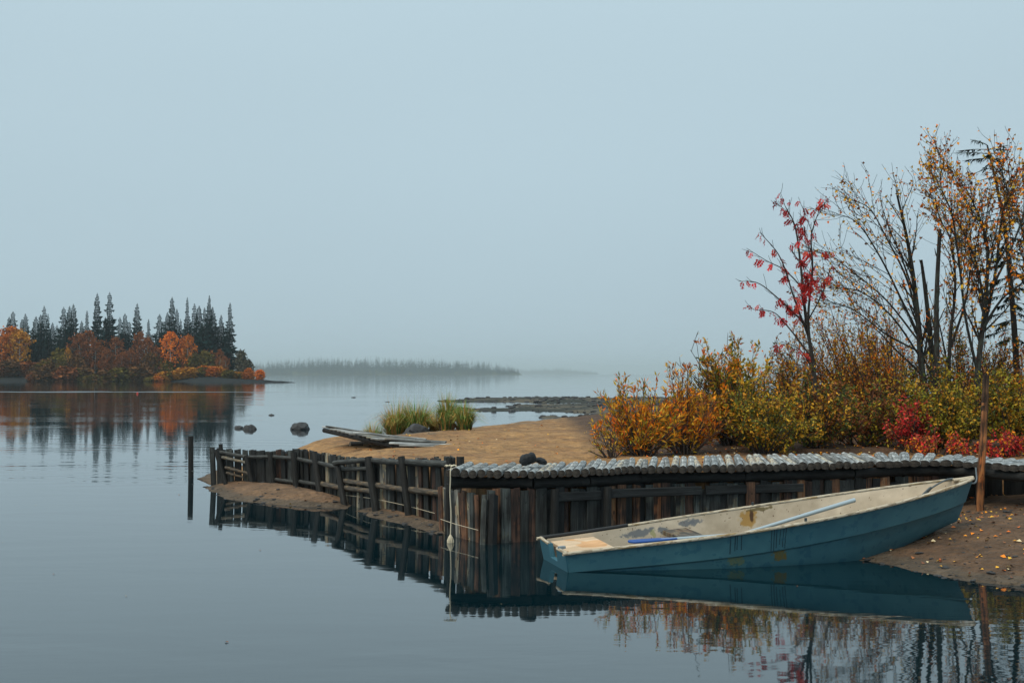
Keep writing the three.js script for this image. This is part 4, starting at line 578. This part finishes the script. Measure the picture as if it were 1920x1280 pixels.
shrub('lime_shrub', 'yellow green shrub right of the reddish post', 6.35, 16.1, 0.7, 1.1, { seed: 109, n: 20, leaf: 0.045, colors: [...LIME, ...LIME, ...GREEN, ...GOLD], perM: 42 });
shrub('lime_shrub', 'yellow green shrub past the last of the pier boards', 7.4, 16.4, 0.7, 1.05, { seed: 110, n: 18, leaf: 0.05, colors: [...LIME, ...GOLD, ...GREEN], perM: 36 });
shrub('red_shrub', 'crimson leaved low shrub among yellow green ones below the leaning birch', 4.98, 16.0, 0.26, 0.62, { seed: 111, n: 10, leaf: 0.042, colors: [...RED, ...RED, ...RUST], perM: 36 });
shrub('red_shrub', 'low red and orange shrub beside the pier boards left of the post', 5.15, 15.5, 0.42, 0.30, { seed: 112, n: 16, leaf: 0.04, colors: [...RED, ...ORANGE, ...RUST], perM: 40, len: [0.2, 0.1] });
shrub('red_shrub', 'low red shrub beside the pier boards right of the post', 5.85, 15.3, 0.4, 0.32, { seed: 113, n: 16, leaf: 0.04, colors: [...RED, ...RED, ...ORANGE], perM: 40, len: [0.2, 0.1] });
shrub('red_shrub', 'low dark red shrub where the pier boards turn', 6.45, 15.0, 0.42, 0.34, { seed: 114, n: 16, leaf: 0.04, colors: [...RED, ...RUST], perM: 40, len: [0.2, 0.1] });
shrub('twiggy_willow', 'large bare twigged willow with orange leaves leaning behind the rowan', 5.15, 18.3, 1.0, 2.15, { seed: 115, n: 30, lean: -0.36, ...WIL, leaf: 0.04, wide: 0.5, r0: 0.016, colors: [...ORANGE, ...RUST, ...GOLD], perM: 13, kids: [8, 9], len: [0.6, 0.24] });
shrub('twiggy_willow', 'twiggy orange willow behind the leaning birch trunks', 5.75, 19.4, 0.95, 2.1, { seed: 116, n: 26, lean: -0.15, leaf: 0.04, wide: 0.5, r0: 0.016, colors: [...ORANGE, ...RUST, ...GOLD], perM: 13, kids: [7, 8], len: [0.6, 0.24] });
shrub('twiggy_willow', 'thick twiggy ochre willow behind the tall birch', 7.0, 19.6, 0.9, 2.1, { seed: 117, n: 26, leaf: 0.042, wide: 0.6, r0: 0.016, colors: [...ORANGE, ...GOLD, ...GREEN, ...RUST], perM: 16, kids: [7, 8], len: [0.6, 0.24] });
shrub('twiggy_willow', 'twiggy ochre willow under the half dead spruce', 7.9, 18.4, 0.9, 1.9, { seed: 118, n: 24, leaf: 0.042, wide: 0.6, r0: 0.016, colors: [...ORANGE, ...GOLD, ...RUST], perM: 16, kids: [7, 8], len: [0.6, 0.24] });
shrub('bare_willow', 'nearly leafless willow whose twigs stick out towards the lake', 3.05, 16.3, 0.35, 1.5, { seed: 119, n: 10, lean: -0.5, leaf: 0.045, wide: 0.35, r0: 0.014, minR: 0.004, colors: GOLD, perM: 2, kids: [4, 4], len: [0.5, 0.24] });
shrub('back_willow', 'olive willow thicket behind the high willow', 4.2, 18.6, 1.0, 1.5, { seed: 120, n: 26, leaf: 0.05, wide: 0.4, colors: [...GOLD, ...GREEN, ...RUST], perM: 22 });
shrub('back_willow', 'olive willow thicket behind the yellow green shrubs', 6.2, 18.0, 1.0, 1.35, { seed: 121, n: 26, leaf: 0.05, wide: 0.45, colors: [...LIME, ...GREEN, ...RUST], perM: 24 });

// fallen leaves and bits on the sand
{
  const r = rng(66), one = new MB(); one.leaf(V(0, 0, -0.5), V(0, 0, 1), V(0, 1, 0), 1, 0.75, [1, 1, 1], 0.25);
  const spread = (name, label, n, fn) => { const im = new THREE.InstancedMesh(one.geo(), new THREE.MeshStandardMaterial({ color: RGB(1, 1, 1), roughness: 0.7, side: THREE.DoubleSide }), n), m = new THREE.Matrix4(), q = new THREE.Quaternion(), e = new THREE.Euler(); let k = 0;
    for (let tries = 0; k < n && tries < n * 30; tries++) { const [x, d] = fn(); const h = landHeight(x, d); if (h < 0.005) continue; const s = 0.022 + r() * 0.03; e.set((r() - 0.5) * 0.9, r() * 6.3, (r() - 0.5) * 0.9); q.setFromEuler(e); m.compose(V(x, h + 0.008, -d), q, V(s, s, s)); im.setMatrixAt(k, m); const c = pick([...ORANGE, ...GOLD, ...RUST, [0.75, 0.6, 0.35], [0.16, 0.09, 0.05], [0.10, 0.06, 0.04]], r); im.setColorAt(k, RGB(...c)); k++; }
    im.count = k; im.name = name; im.castShadow = im.receiveShadow = true; scene.add(tag(im, label, 'leaves', null, 'stuff')); };
  spread('fallen_leaves', 'fallen autumn leaves strewn along the strip behind the pier logs', 1500, () => [lerp(1.0, 7, Math.sqrt(r())), 14.3 + Math.pow(r(), 1.6) * 2.2]);
  spread('beach_leaves', 'fallen leaves and bits of bark on the damp beach beside the bow', 420, () => [lerp(3.0, 6, r()), lerp(9.6, 13.4, r())]);
  { const im = new THREE.InstancedMesh(one.geo(), new THREE.MeshStandardMaterial({ color: RGB(1, 1, 1), roughness: 0.6, side: THREE.DoubleSide }), 18), m = new THREE.Matrix4(), q = new THREE.Quaternion(); for (let k = 0; k < 18; k++) { const d = lerp(6, 17, r()), x = (r() - 0.55) * d * 0.75, s = 0.012 + r() * 0.016; q.setFromAxisAngle(V(0, 1, 0), r() * 6.3); m.compose(V(x, 0.003, -d), q, V(s, s, s)); im.setMatrixAt(k, m); im.setColorAt(k, RGB(...pick([...RUST, [0.3, 0.24, 0.14], [0.2, 0.15, 0.1]], r))); } im.name = 'floating_leaves'; im.castShadow = im.receiveShadow = true; scene.add(tag(im, 'few fallen leaves floating on the calm lake', 'leaves', null, 'stuff')); }
  spread('sand_leaves', 'few dry leaves scattered over the pale sand flat', 160, () => [lerp(-3, 2, r()), lerp(14, 25, r())]);
}

{   // pebbles and bits along the damp edges
  const r = rng(97), n = 520, im = new THREE.InstancedMesh(stoneGeo(93, 0.6, 1), M.stone, n), m = new THREE.Matrix4(), q = new THREE.Quaternion(); let k = 0;
  for (let t = 0; t < 40000 && k < n; t++) { const right = r() < 0.4, x = right ? lerp(2.9, 5.6, r()) : lerp(-4.4, -0.6, r()), d = right ? lerp(9.5, 13.6, r()) : lerp(12.8, 18.3, r()), h = landHeight(x, d); if (h < -0.01 || h > (right ? 0.4 : 0.3) || r() > 0.3 + 0.7 * sstep(0.08, 0.0, h)) continue; const s = 0.006 + 0.022 * Math.pow(r(), 4); q.setFromAxisAngle(V(0, 1, 0), r() * 6.3); m.compose(V(x, h + s * 0.2, -d), q, V(s * 1.3, s * 0.8, s)); im.setMatrixAt(k++, m); }
  im.count = k; im.name = 'beach_pebbles'; im.castShadow = im.receiveShadow = true; scene.add(tag(im, 'small dark pebbles along the wet edge of the sand', 'pebbles', null, 'stuff'));
}

// ---------------------------------------------------------------- the wooded island
const ISLE = [[-167.439, 0, -295.616], [-126.898, 0, -274.504], [-108.204, 0, -270.638], [-93.943, 0, -278.481], [-76.546, 0, -278.481], [-58.966, 0, -252.835], [-49.173, 0, -231.515], [-43.824, 0, -228.76], [-39.223, 0, -237.231], [-48.567, 0, -265.039], [-60.179, 0, -307.439], [-78.425, 0, -384.289], [-105.446, 0, -452.097], [-204.866, 0, -512.371], [-290.227, 0, -512.371]].map((q) => [q[0], -q[2]]);
const isleHeight = (x, d) => { const q = sd(ISLE, x, d) + (fbm(x * 0.09, d * 0.09, 133, 4) - 0.5) * 3; return q > 0 ? lerp(0.5, 1.9, sstep(-52, -75, x)) * (1 - Math.exp(-q / 6)) + 0.5 * (fbm(x * 0.3, d * 0.3, 134, 4) - 0.5) * sstep(0, 4, q) + 0.18 * (fbm(x * 1.3, d * 1.3, 135, 3) - 0.3) * sstep(0, 1, q) : q * 0.2; };
{
  const nx = 330, nd = 130, pos = [], col = [], ix = [];
  for (let j = 0; j < nd; j++) for (let i = 0; i < nx; i++) { const x = lerp(-190, -34, i / (nx - 1)), d = lerp(220, 400, Math.pow(j / (nd - 1), 1.5)), h = isleHeight(x, d), n = fbm(x * 0.5, d * 0.5, 136, 4), g = sstep(0.9, 1.2, h + (n - 0.5)); pos.push(x, h, -d); col.push(lerp(0.03, 0.06, g), lerp(0.034, 0.05, g), lerp(0.036, 0.02, g)); }
  for (let j = 0; j < nd - 1; j++) for (let i = 0; i < nx - 1; i++) { const a = j * nx + i; if (Math.max(pos[a * 3 + 1], pos[a * 3 + 4], pos[(a + nx) * 3 + 1], pos[(a + nx + 1) * 3 + 1]) > -0.05) ix.push(a, a + 1, a + nx, a + 1, a + nx + 1, a + nx); }
  const g = new THREE.BufferGeometry(); g.setAttribute('position', new THREE.Float32BufferAttribute(pos, 3)); g.setAttribute('color', new THREE.Float32BufferAttribute(col, 3)); g.setIndex(ix); g.computeVertexNormals();
  single('island_ground', g, new THREE.MeshLambertMaterial({ vertexColors: true }), null, null, null, 'structure');
}
const beside = (x) => (x > -65 ? 'by the bare tip of the island' : x > -71.5 ? 'next to the last two island spruces' : x > -80.5 ? 'behind the two bright orange birches' : x > -88.5 ? 'between the bright birches and the tallest spruces' : x > -96.5 ? 'around the two tallest spruces of the island' : x > -104 ? 'above the narrow gold birch on the island' : x > -112 ? 'in the darkest clump of the island' : 'behind the big orange birches on the island');
function spruceGeo(seed, whorls = 44, blade = 1) {   // height 1, drooping whorls of ragged sprays
  const r = rng(seed), nd = new MB(), w = new MB(), bare = 0.04 + r() * 0.05, R = 0.105 + r() * 0.04; w.tube([V(0, -0.03, 0), V(0.003, 0.5, 0), V(0, 0.99, 0)], (k) => lerp(0.011, 0.0015, k), 5);
  for (let k = 0; k < whorls; k++) {
    const f = k / (whorls - 1), y = lerp(bare, 0.985, f), full = R * Math.pow(1 - f, 0.72) * (0.75 + 0.5 * r()) * (r() < 0.12 ? 0.6 : 1) + 0.006, n = Math.max(6, Math.round(10 * (1 - f * 0.4)));
    for (let b = 0; b < n; b++) {
      const an = b / n * 6.283 + k * 1.3 + r() * 0.8, L = full * (0.6 + r() * 0.7), dr = lerp(0.55, -0.1, f) * L, ca = Math.cos(an), sa = Math.sin(an), wd = L * (0.24 + r() * 0.18), s = 0.6 + r() * 0.7, c = [0.009 * s, 0.026 * s, 0.026 * s];
      const root = V(0, y + 0.004, 0), mid = V(ca * L * 0.6, y - dr * 0.5, sa * L * 0.6), tip = V(ca * L, y - dr * 0.7 + 0.004, sa * L), l = V(mid.x - sa * wd, mid.y - 0.006 - wd * 0.4, mid.z + ca * wd), q = V(mid.x + sa * wd, mid.y - 0.006 - wd * 0.4, mid.z - ca * wd);
      nd.tri(root, l, tip, c); nd.tri(root, tip, q, c); nd.tri(mid, V(mid.x + ca * 0.006, mid.y - 0.018 - r() * 0.012, mid.z + sa * 0.006), tip, c);
    }
  }
  return [w.geo(), nd.geo()];
}
{
  const kinds = [1, 2, 3, 4, 5, 6].map((s) => spruceGeo(s * 19, 40 + s * 2)), r = rng(71), protos = []; const list = [[-114.7, 12.0, -288.1], [-118.1, 15.2, -300.1], [-117.5, 16.5, -300.9], [-116.3, 14.7, -303.1], [-114.3, 15.9, -300.1], [-112.8, 15.4, -302.8], [-106.8, 15.2, -289.4], [-108.4, 17.5, -296.0], [-110.1, 16.0, -303.2], [-107.4, 13.7, -298.7], [-107.7, 13.3, -302.5], [-102.0, 17.0, -290.7], [-102.5, 17.5, -296.0], [-100.5, 17.8, -292.7], [-100.1, 14.1, -297.2], [-99.0, 16.5, -297.6], [-93.9, 20.1, -289.2], [-92.1, 20.5, -292.3], [-93.3, 14.8, -293.2], [-92.9, 15.2, -302.7], [-91.0, 16.0, -300.5], [-87.2, 13.6, -291.4], [-88.3, 18.4, -301.0], [-82.8, 14.2, -291.1], [-82.3, 15.7, -298.3], [-79.4, 13.6, -290.9], [-77.9, 15.7, -289.0], [-80.4, 20.0, -302.1], [-76.6, 16.6, -292.1], [-75.8, 14.3, -292.2], [-77.2, 20.0, -303.7], [-75.1, 18.4, -302.1], [-71.8, 17.4, -293.3], [-68.9, 16.6, -286.3], [-67.2, 19.2, -283.6], [-67.4, 16.8, -287.5], [-65.8, 15.1, -289.1], [-62.9, 17.6, -284.9], [-117.7, 13.9, -291.5], [-119.6, 15.7, -291.2], [-122.2, 16.8, -290.0], [-126.7, 15.2, -293.5], [-108.1, 11.9, -288.0], [-105.4, 11.0, -285.0], [-104.6, 11.6, -288.4], [-101.6, 10.1, -286.7], [-100.1, 11.9, -286.5], [-98.5, 11.4, -289.1], [-92.3, 12.3, -287.4], [-89.4, 12.5, -286.6], [-85.1, 10.7, -287.4], [-81.2, 10.7, -288.5], [-73.1, 12.2, -285.3], [-72.8, 12.6, -289.9], [-70.2, 13.2, -289.3], [-68.9, 13.8, -288.8], [-66.8, 12.5, -288.3], [-64.0, 11.3, -286.6], [-78.4, 10.0, -285.0], [-75.4, 11.2, -285.2], [-93.7, 10.7, -285.9], [-88.2, 11.4, -289.8]];
  list.forEach(([x, top, z], k) => {
    const v = (r() * 6) | 0, y = isleHeight(x, -z) - 0.2, h = top - y; let t;
    const lab = (h > 17 ? 'very tall narrow dark spruce ' : h > 14 ? 'tall dark spruce ' : h > 11.5 ? 'middling dark spruce ' : 'short dark spruce ') + beside(x);
    if (!protos[v]) { t = thing('island_spruce', lab, 'tree', [x, y, z], 'spruces on the island'); part('trunk', kinds[v][0], M.bark, t); part('crown', kinds[v][1], M.needle, t); protos[v] = t; } else { t = copy(protos[v], lab); t.position.set(x, y, z); }
    const wid = (h > 18 ? 0.9 : h > 12 ? 1.08 : 1.35) * (0.85 + r() * 0.35); t.scale.set(h * wid, h, h * wid); t.rotation.y = r() * 6.3;
  });
}
function roundTree(seed, bare, leaves, airy, size = 1) {   // height 1
  const r = rng(seed), w = new MB(), lf = new MB(); w.tube(curve([[0, -0.04, 0], [0.01, 0.3, 0], [-0.01, 0.65, 0.01], [0, 0.96, 0]], 8), (k) => lerp(0.014, 0.003, k), 5);
  const tips = []; for (let k = 0; k < 30; k++) { const f = k / 29, y = lerp(bare, 0.95, f), an = k * 2.4, rad = 0.26 * Math.pow(Math.sin(Math.PI * clamp(0.12 + 0.86 * f)), 0.75) * (0.7 + r() * 0.5), p = V(Math.cos(an) * rad, y + rad * 0.5, Math.sin(an) * rad); w.tube([V(0, y, 0), V(p.x * 0.5, y + rad * 0.18, p.z * 0.5), p], (q) => lerp(0.004, 0.0015, q), 3); tips.push([V(0, y, 0), p]); }
  for (let k = 0; k < leaves; k++) { const [a, b] = tips[(r() * tips.length) | 0], p = a.clone().lerp(b, 0.3 + 0.8 * Math.sqrt(r())).add(V((r() - 0.5), (r() - 0.5), (r() - 0.5)).multiplyScalar(airy)), d = V(r() - 0.5, r() - 0.6, r() - 0.5).normalize(), n = V(r() - 0.5, r() - 0.5, r() - 0.5).cross(d).normalize(), s = 0.5 + r() * 0.8; lf.leaf(p, d, n, (0.045 + r() * 0.03) * size, 0.035 * size, [s, s * (0.9 + r() * 0.2), s]); }
  return [w.geo(), lf.geo()];
}
{
  const tint = (r, g, b) => new THREE.MeshLambertMaterial({ color: RGB(r, g, b), vertexColors: true, side: THREE.DoubleSide, flatShading: true });
  const T = { orange: tint(0.52, 0.16, 0.025), bright: tint(0.74, 0.21, 0.025), rust: tint(0.24, 0.085, 0.032), gold: tint(0.50, 0.23, 0.03), olive: tint(0.14, 0.11, 0.025), brown: tint(0.15, 0.075, 0.03), grey: tint(0.09, 0.085, 0.06) };
  const birchBark = new THREE.MeshStandardMaterial({ color: RGB(0.35, 0.35, 0.33), roughness: 0.9 }), kinds = [1, 2, 3].map((s) => roundTree(s * 23, 0.2, 900, 0.09)), low = [4, 5, 6].map((s) => roundTree(s * 29, 0.02, 900, 0.2, 2.2)), r = rng(73);
  const put = (name, label, group, geos, mat, [x, top, z], wide, category) => { const y = isleHeight(x, -z) - 0.1, h = Math.max(0.5, top - y), t = thing(name, label, category, [x, y, z], group); part('trunk', geos[0], birchBark, t); part('crown', geos[1], mat, t); t.scale.set(h * wide, h, h * wide); t.rotation.y = r() * 6.3; };
  const birch = (label, m, q, wide, k) => put('island_birch', label, 'autumn birches on the island', kinds[k % 3], T[m], q, wide, 'tree');
  birch('bright orange birch standing out before the island spruces, pointed crown', 'bright', [-74.972, 10.851, -281], 0.86, 0); birch('orange round crowned birch beside the pointed bright one on the island', 'orange', [-71.219, 10.148, -281], 0.8, 1);
  [[[[-110.91, 12.098, -283], 'orange', 1.15], [[-108.245, 11.32, -281], 'gold', 0.95], [[-112.097, 9.914, -281], 'orange', 1.0], [[-116.39, 11.355, -282], 'orange', 1.1]], 'big orange birch at the long end of the island'].reduce((a, l) => (a.forEach(([q, m, w], k) => birch(m === 'gold' ? 'big golden birch beside the big orange ones on the island' : l, m, q, w, k)), a));
  birch('narrow gold birch alone before the darkest island spruces', 'gold', [-97.202, 7.316, -280], 0.5, 2);
  for (const [q, w] of [[[-95.559, 10.563, -283], 0.95], [[-94.125, 11.187, -284], 0.9], [[-91.915, 8.768, -282], 0.9], [[-87.766, 9.737, -283], 0.95], [[-85.409, 6.382, -280], 0.9], [[-82.93, 10.983, -285], 0.7], [[-80.568, 9.501, -283], 0.9], [[-78.507, 7.592, -282], 0.9], [[-88.998, 6.985, -281], 0.9], [[-83.728, 6.985, -281], 0.9], [[-63.715, 6.947, -279], 0.6], [[-62.096, 5.408, -277], 0.8]]) birch(q[0] > -68 ? 'slight russet birch below the last island spruces' : q[0] > -84 ? 'dull russet birch beside the two bright orange island birches' : q[0] > -90 ? 'dull russet birch right of the two tallest island spruces' : 'dull russet birch between the narrow gold birch and the tallest island spruces', 'rust', q, w, (r() * 3) | 0);
  const bush = (label, m, q, wide) => put('island_bush', label, 'bushes along the island bank', low[(r() * 3) | 0], T[m], q, wide, 'shrub');
  bush('round orange bush at the bare tip of the island', 'bright', [-52.411, 2.375, -266], 1.5); bush('orange bush just behind the round bush at the island tip', 'orange', [-55.562, 2.612, -270], 1.6); bush('leafless grey bush under the last spruce of the island', 'grey', [-58.426, 6.314, -276], 0.7); bush('leafless grey bush near the island tip', 'grey', [-56.623, 4.453, -274], 0.9);
  for (let k = 0; k < 60; k++) { const f = k / 59, a = [-117.263, 1.715, -276], e = [-56.874, 1.373, -272], x = lerp(a[0], e[0], f) + (r() - 0.5) * 2, z = lerp(a[2], e[2], f) + 1.5 - r() * 5, y = isleHeight(x, -z), right = f > 0.62, m = right ? pick(['gold', 'gold', 'orange', 'olive'], r) : pick(['brown', 'olive', 'rust', 'brown'], r); bush((right ? { gold: 'low golden bush', orange: 'low orange bush', olive: 'low olive bush' }[m] + ' on the bright bank ' : { brown: 'low brown bush', olive: 'low olive bush', rust: 'low russet bush' }[m] + ' on the dark bank ') + beside(x), m, [x, y + (right ? 1.5 : 2.6) * (0.7 + r() * 0.8), z], right ? 2.6 : 2.2); }
  for (let k = 0; k < 26; k++) { const x = lerp([-104.592, 1.716, -279][0], [-60.431, 1.716, -279][0], r()), z = -280 - r() * 4, y = isleHeight(x, -z); bush('dark underwood bush ' + beside(x), pick(['brown', 'olive', 'olive', 'rust'], r), [x, y + 3 + r() * 2.5, z], 1.1); }
}

// ---------------------------------------------------------------- far wooded shores in the mist
{
  const hill = (name, a, b, dist, rise, seed) => { const pos = [], ix = [], n = 60; for (let i = 0; i <= n; i++) { const f = i / n, x = lerp(a, b, f), e = Math.pow(Math.sin(Math.PI * clamp(f)), 0.45), y = rise * e * (0.75 + 0.5 * fbm(f * 6, 1, seed, 3)); pos.push(x, -0.3, -dist, x, y * 0.5, -dist - 30, x, y, -dist - 130, x, -1, -dist - 320); } for (let i = 0; i < n; i++) for (let k = 0; k < 3; k++) { const p = i * 4 + k; ix.push(p, p + 4, p + 1, p + 4, p + 5, p + 1); } const g = new THREE.BufferGeometry(); g.setAttribute('position', new THREE.Float32BufferAttribute(pos, 3)); g.setIndex(ix); g.computeVertexNormals(); single(name, g, new THREE.MeshLambertMaterial({ color: RGB(0.07, 0.075, 0.035), side: THREE.DoubleSide }), null, null, null, 'structure'); return (x, d) => { const f = clamp((x - a) / (b - a)), e = Math.pow(Math.sin(Math.PI * f), 0.45), y = rise * e * (0.75 + 0.5 * fbm(f * 6, 1, seed, 3)), s = clamp((d - dist) / 130); return y * (s < 0.23 ? s / 0.23 * 0.5 : 0.5 + (s - 0.23) / 0.77 * 0.5); }; };
  const wood2 = (name, label, a, b, dist, H, n, hOf, seed) => { const [, g] = spruceGeo(seed, 12), im = new THREE.InstancedMesh(g, new THREE.MeshLambertMaterial({ color: RGB(1, 1, 1), vertexColors: true, side: THREE.DoubleSide, flatShading: true }), n), r = rng(seed), m = new THREE.Matrix4(), q = new THREE.Quaternion(); for (let k = 0; k < n; k++) { const x = lerp(a, b, r()), d = dist + 4 + Math.pow(r(), 1.3) * 125, f = clamp((x - a) / (b - a)), h = H * (0.45 + 0.75 * Math.pow(r(), 1.6)) * Math.pow(Math.sin(Math.PI * clamp(f, 0.01, 0.99)), 0.2); q.setFromAxisAngle(V(0, 1, 0), r() * 6.3); m.compose(V(x, hOf(x, d) - 0.5, -d), q, V(h * 1.5, h, h * 1.5)); im.setMatrixAt(k, m); const au = r() < 0.22; im.setColorAt(k, au ? RGB(3.4, 1.7, 0.9) : RGB(1, 1.25, 1.3)); } im.name = name; scene.add(tag(im, label, 'wood', null, 'stuff')); };
  const a1 = [-594.302, 0.392, -2900][0], b1 = [24.159, 0.392, -2900][0], h1 = hill('far_hill', a1 - 90, b1, 2900, 18, 5); wood2('far_wood', 'long low wood on the far shore fading in the mist', a1 - 80, b1 - 8, 2900, 26, 1700, h1, 301);
  const a2 = [-66.644, -1.731, -8000][0], b2 = [549.817, -1.731, -8000][0], h2 = hill('farthest_hill', a2, b2, 8000, 22, 9); wood2('farthest_wood', 'faint strip of wood farthest off in the mist', a2 + 5, b2 - 10, 8000, 26, 500, h2, 303);
}

renderer.render(scene, camera);
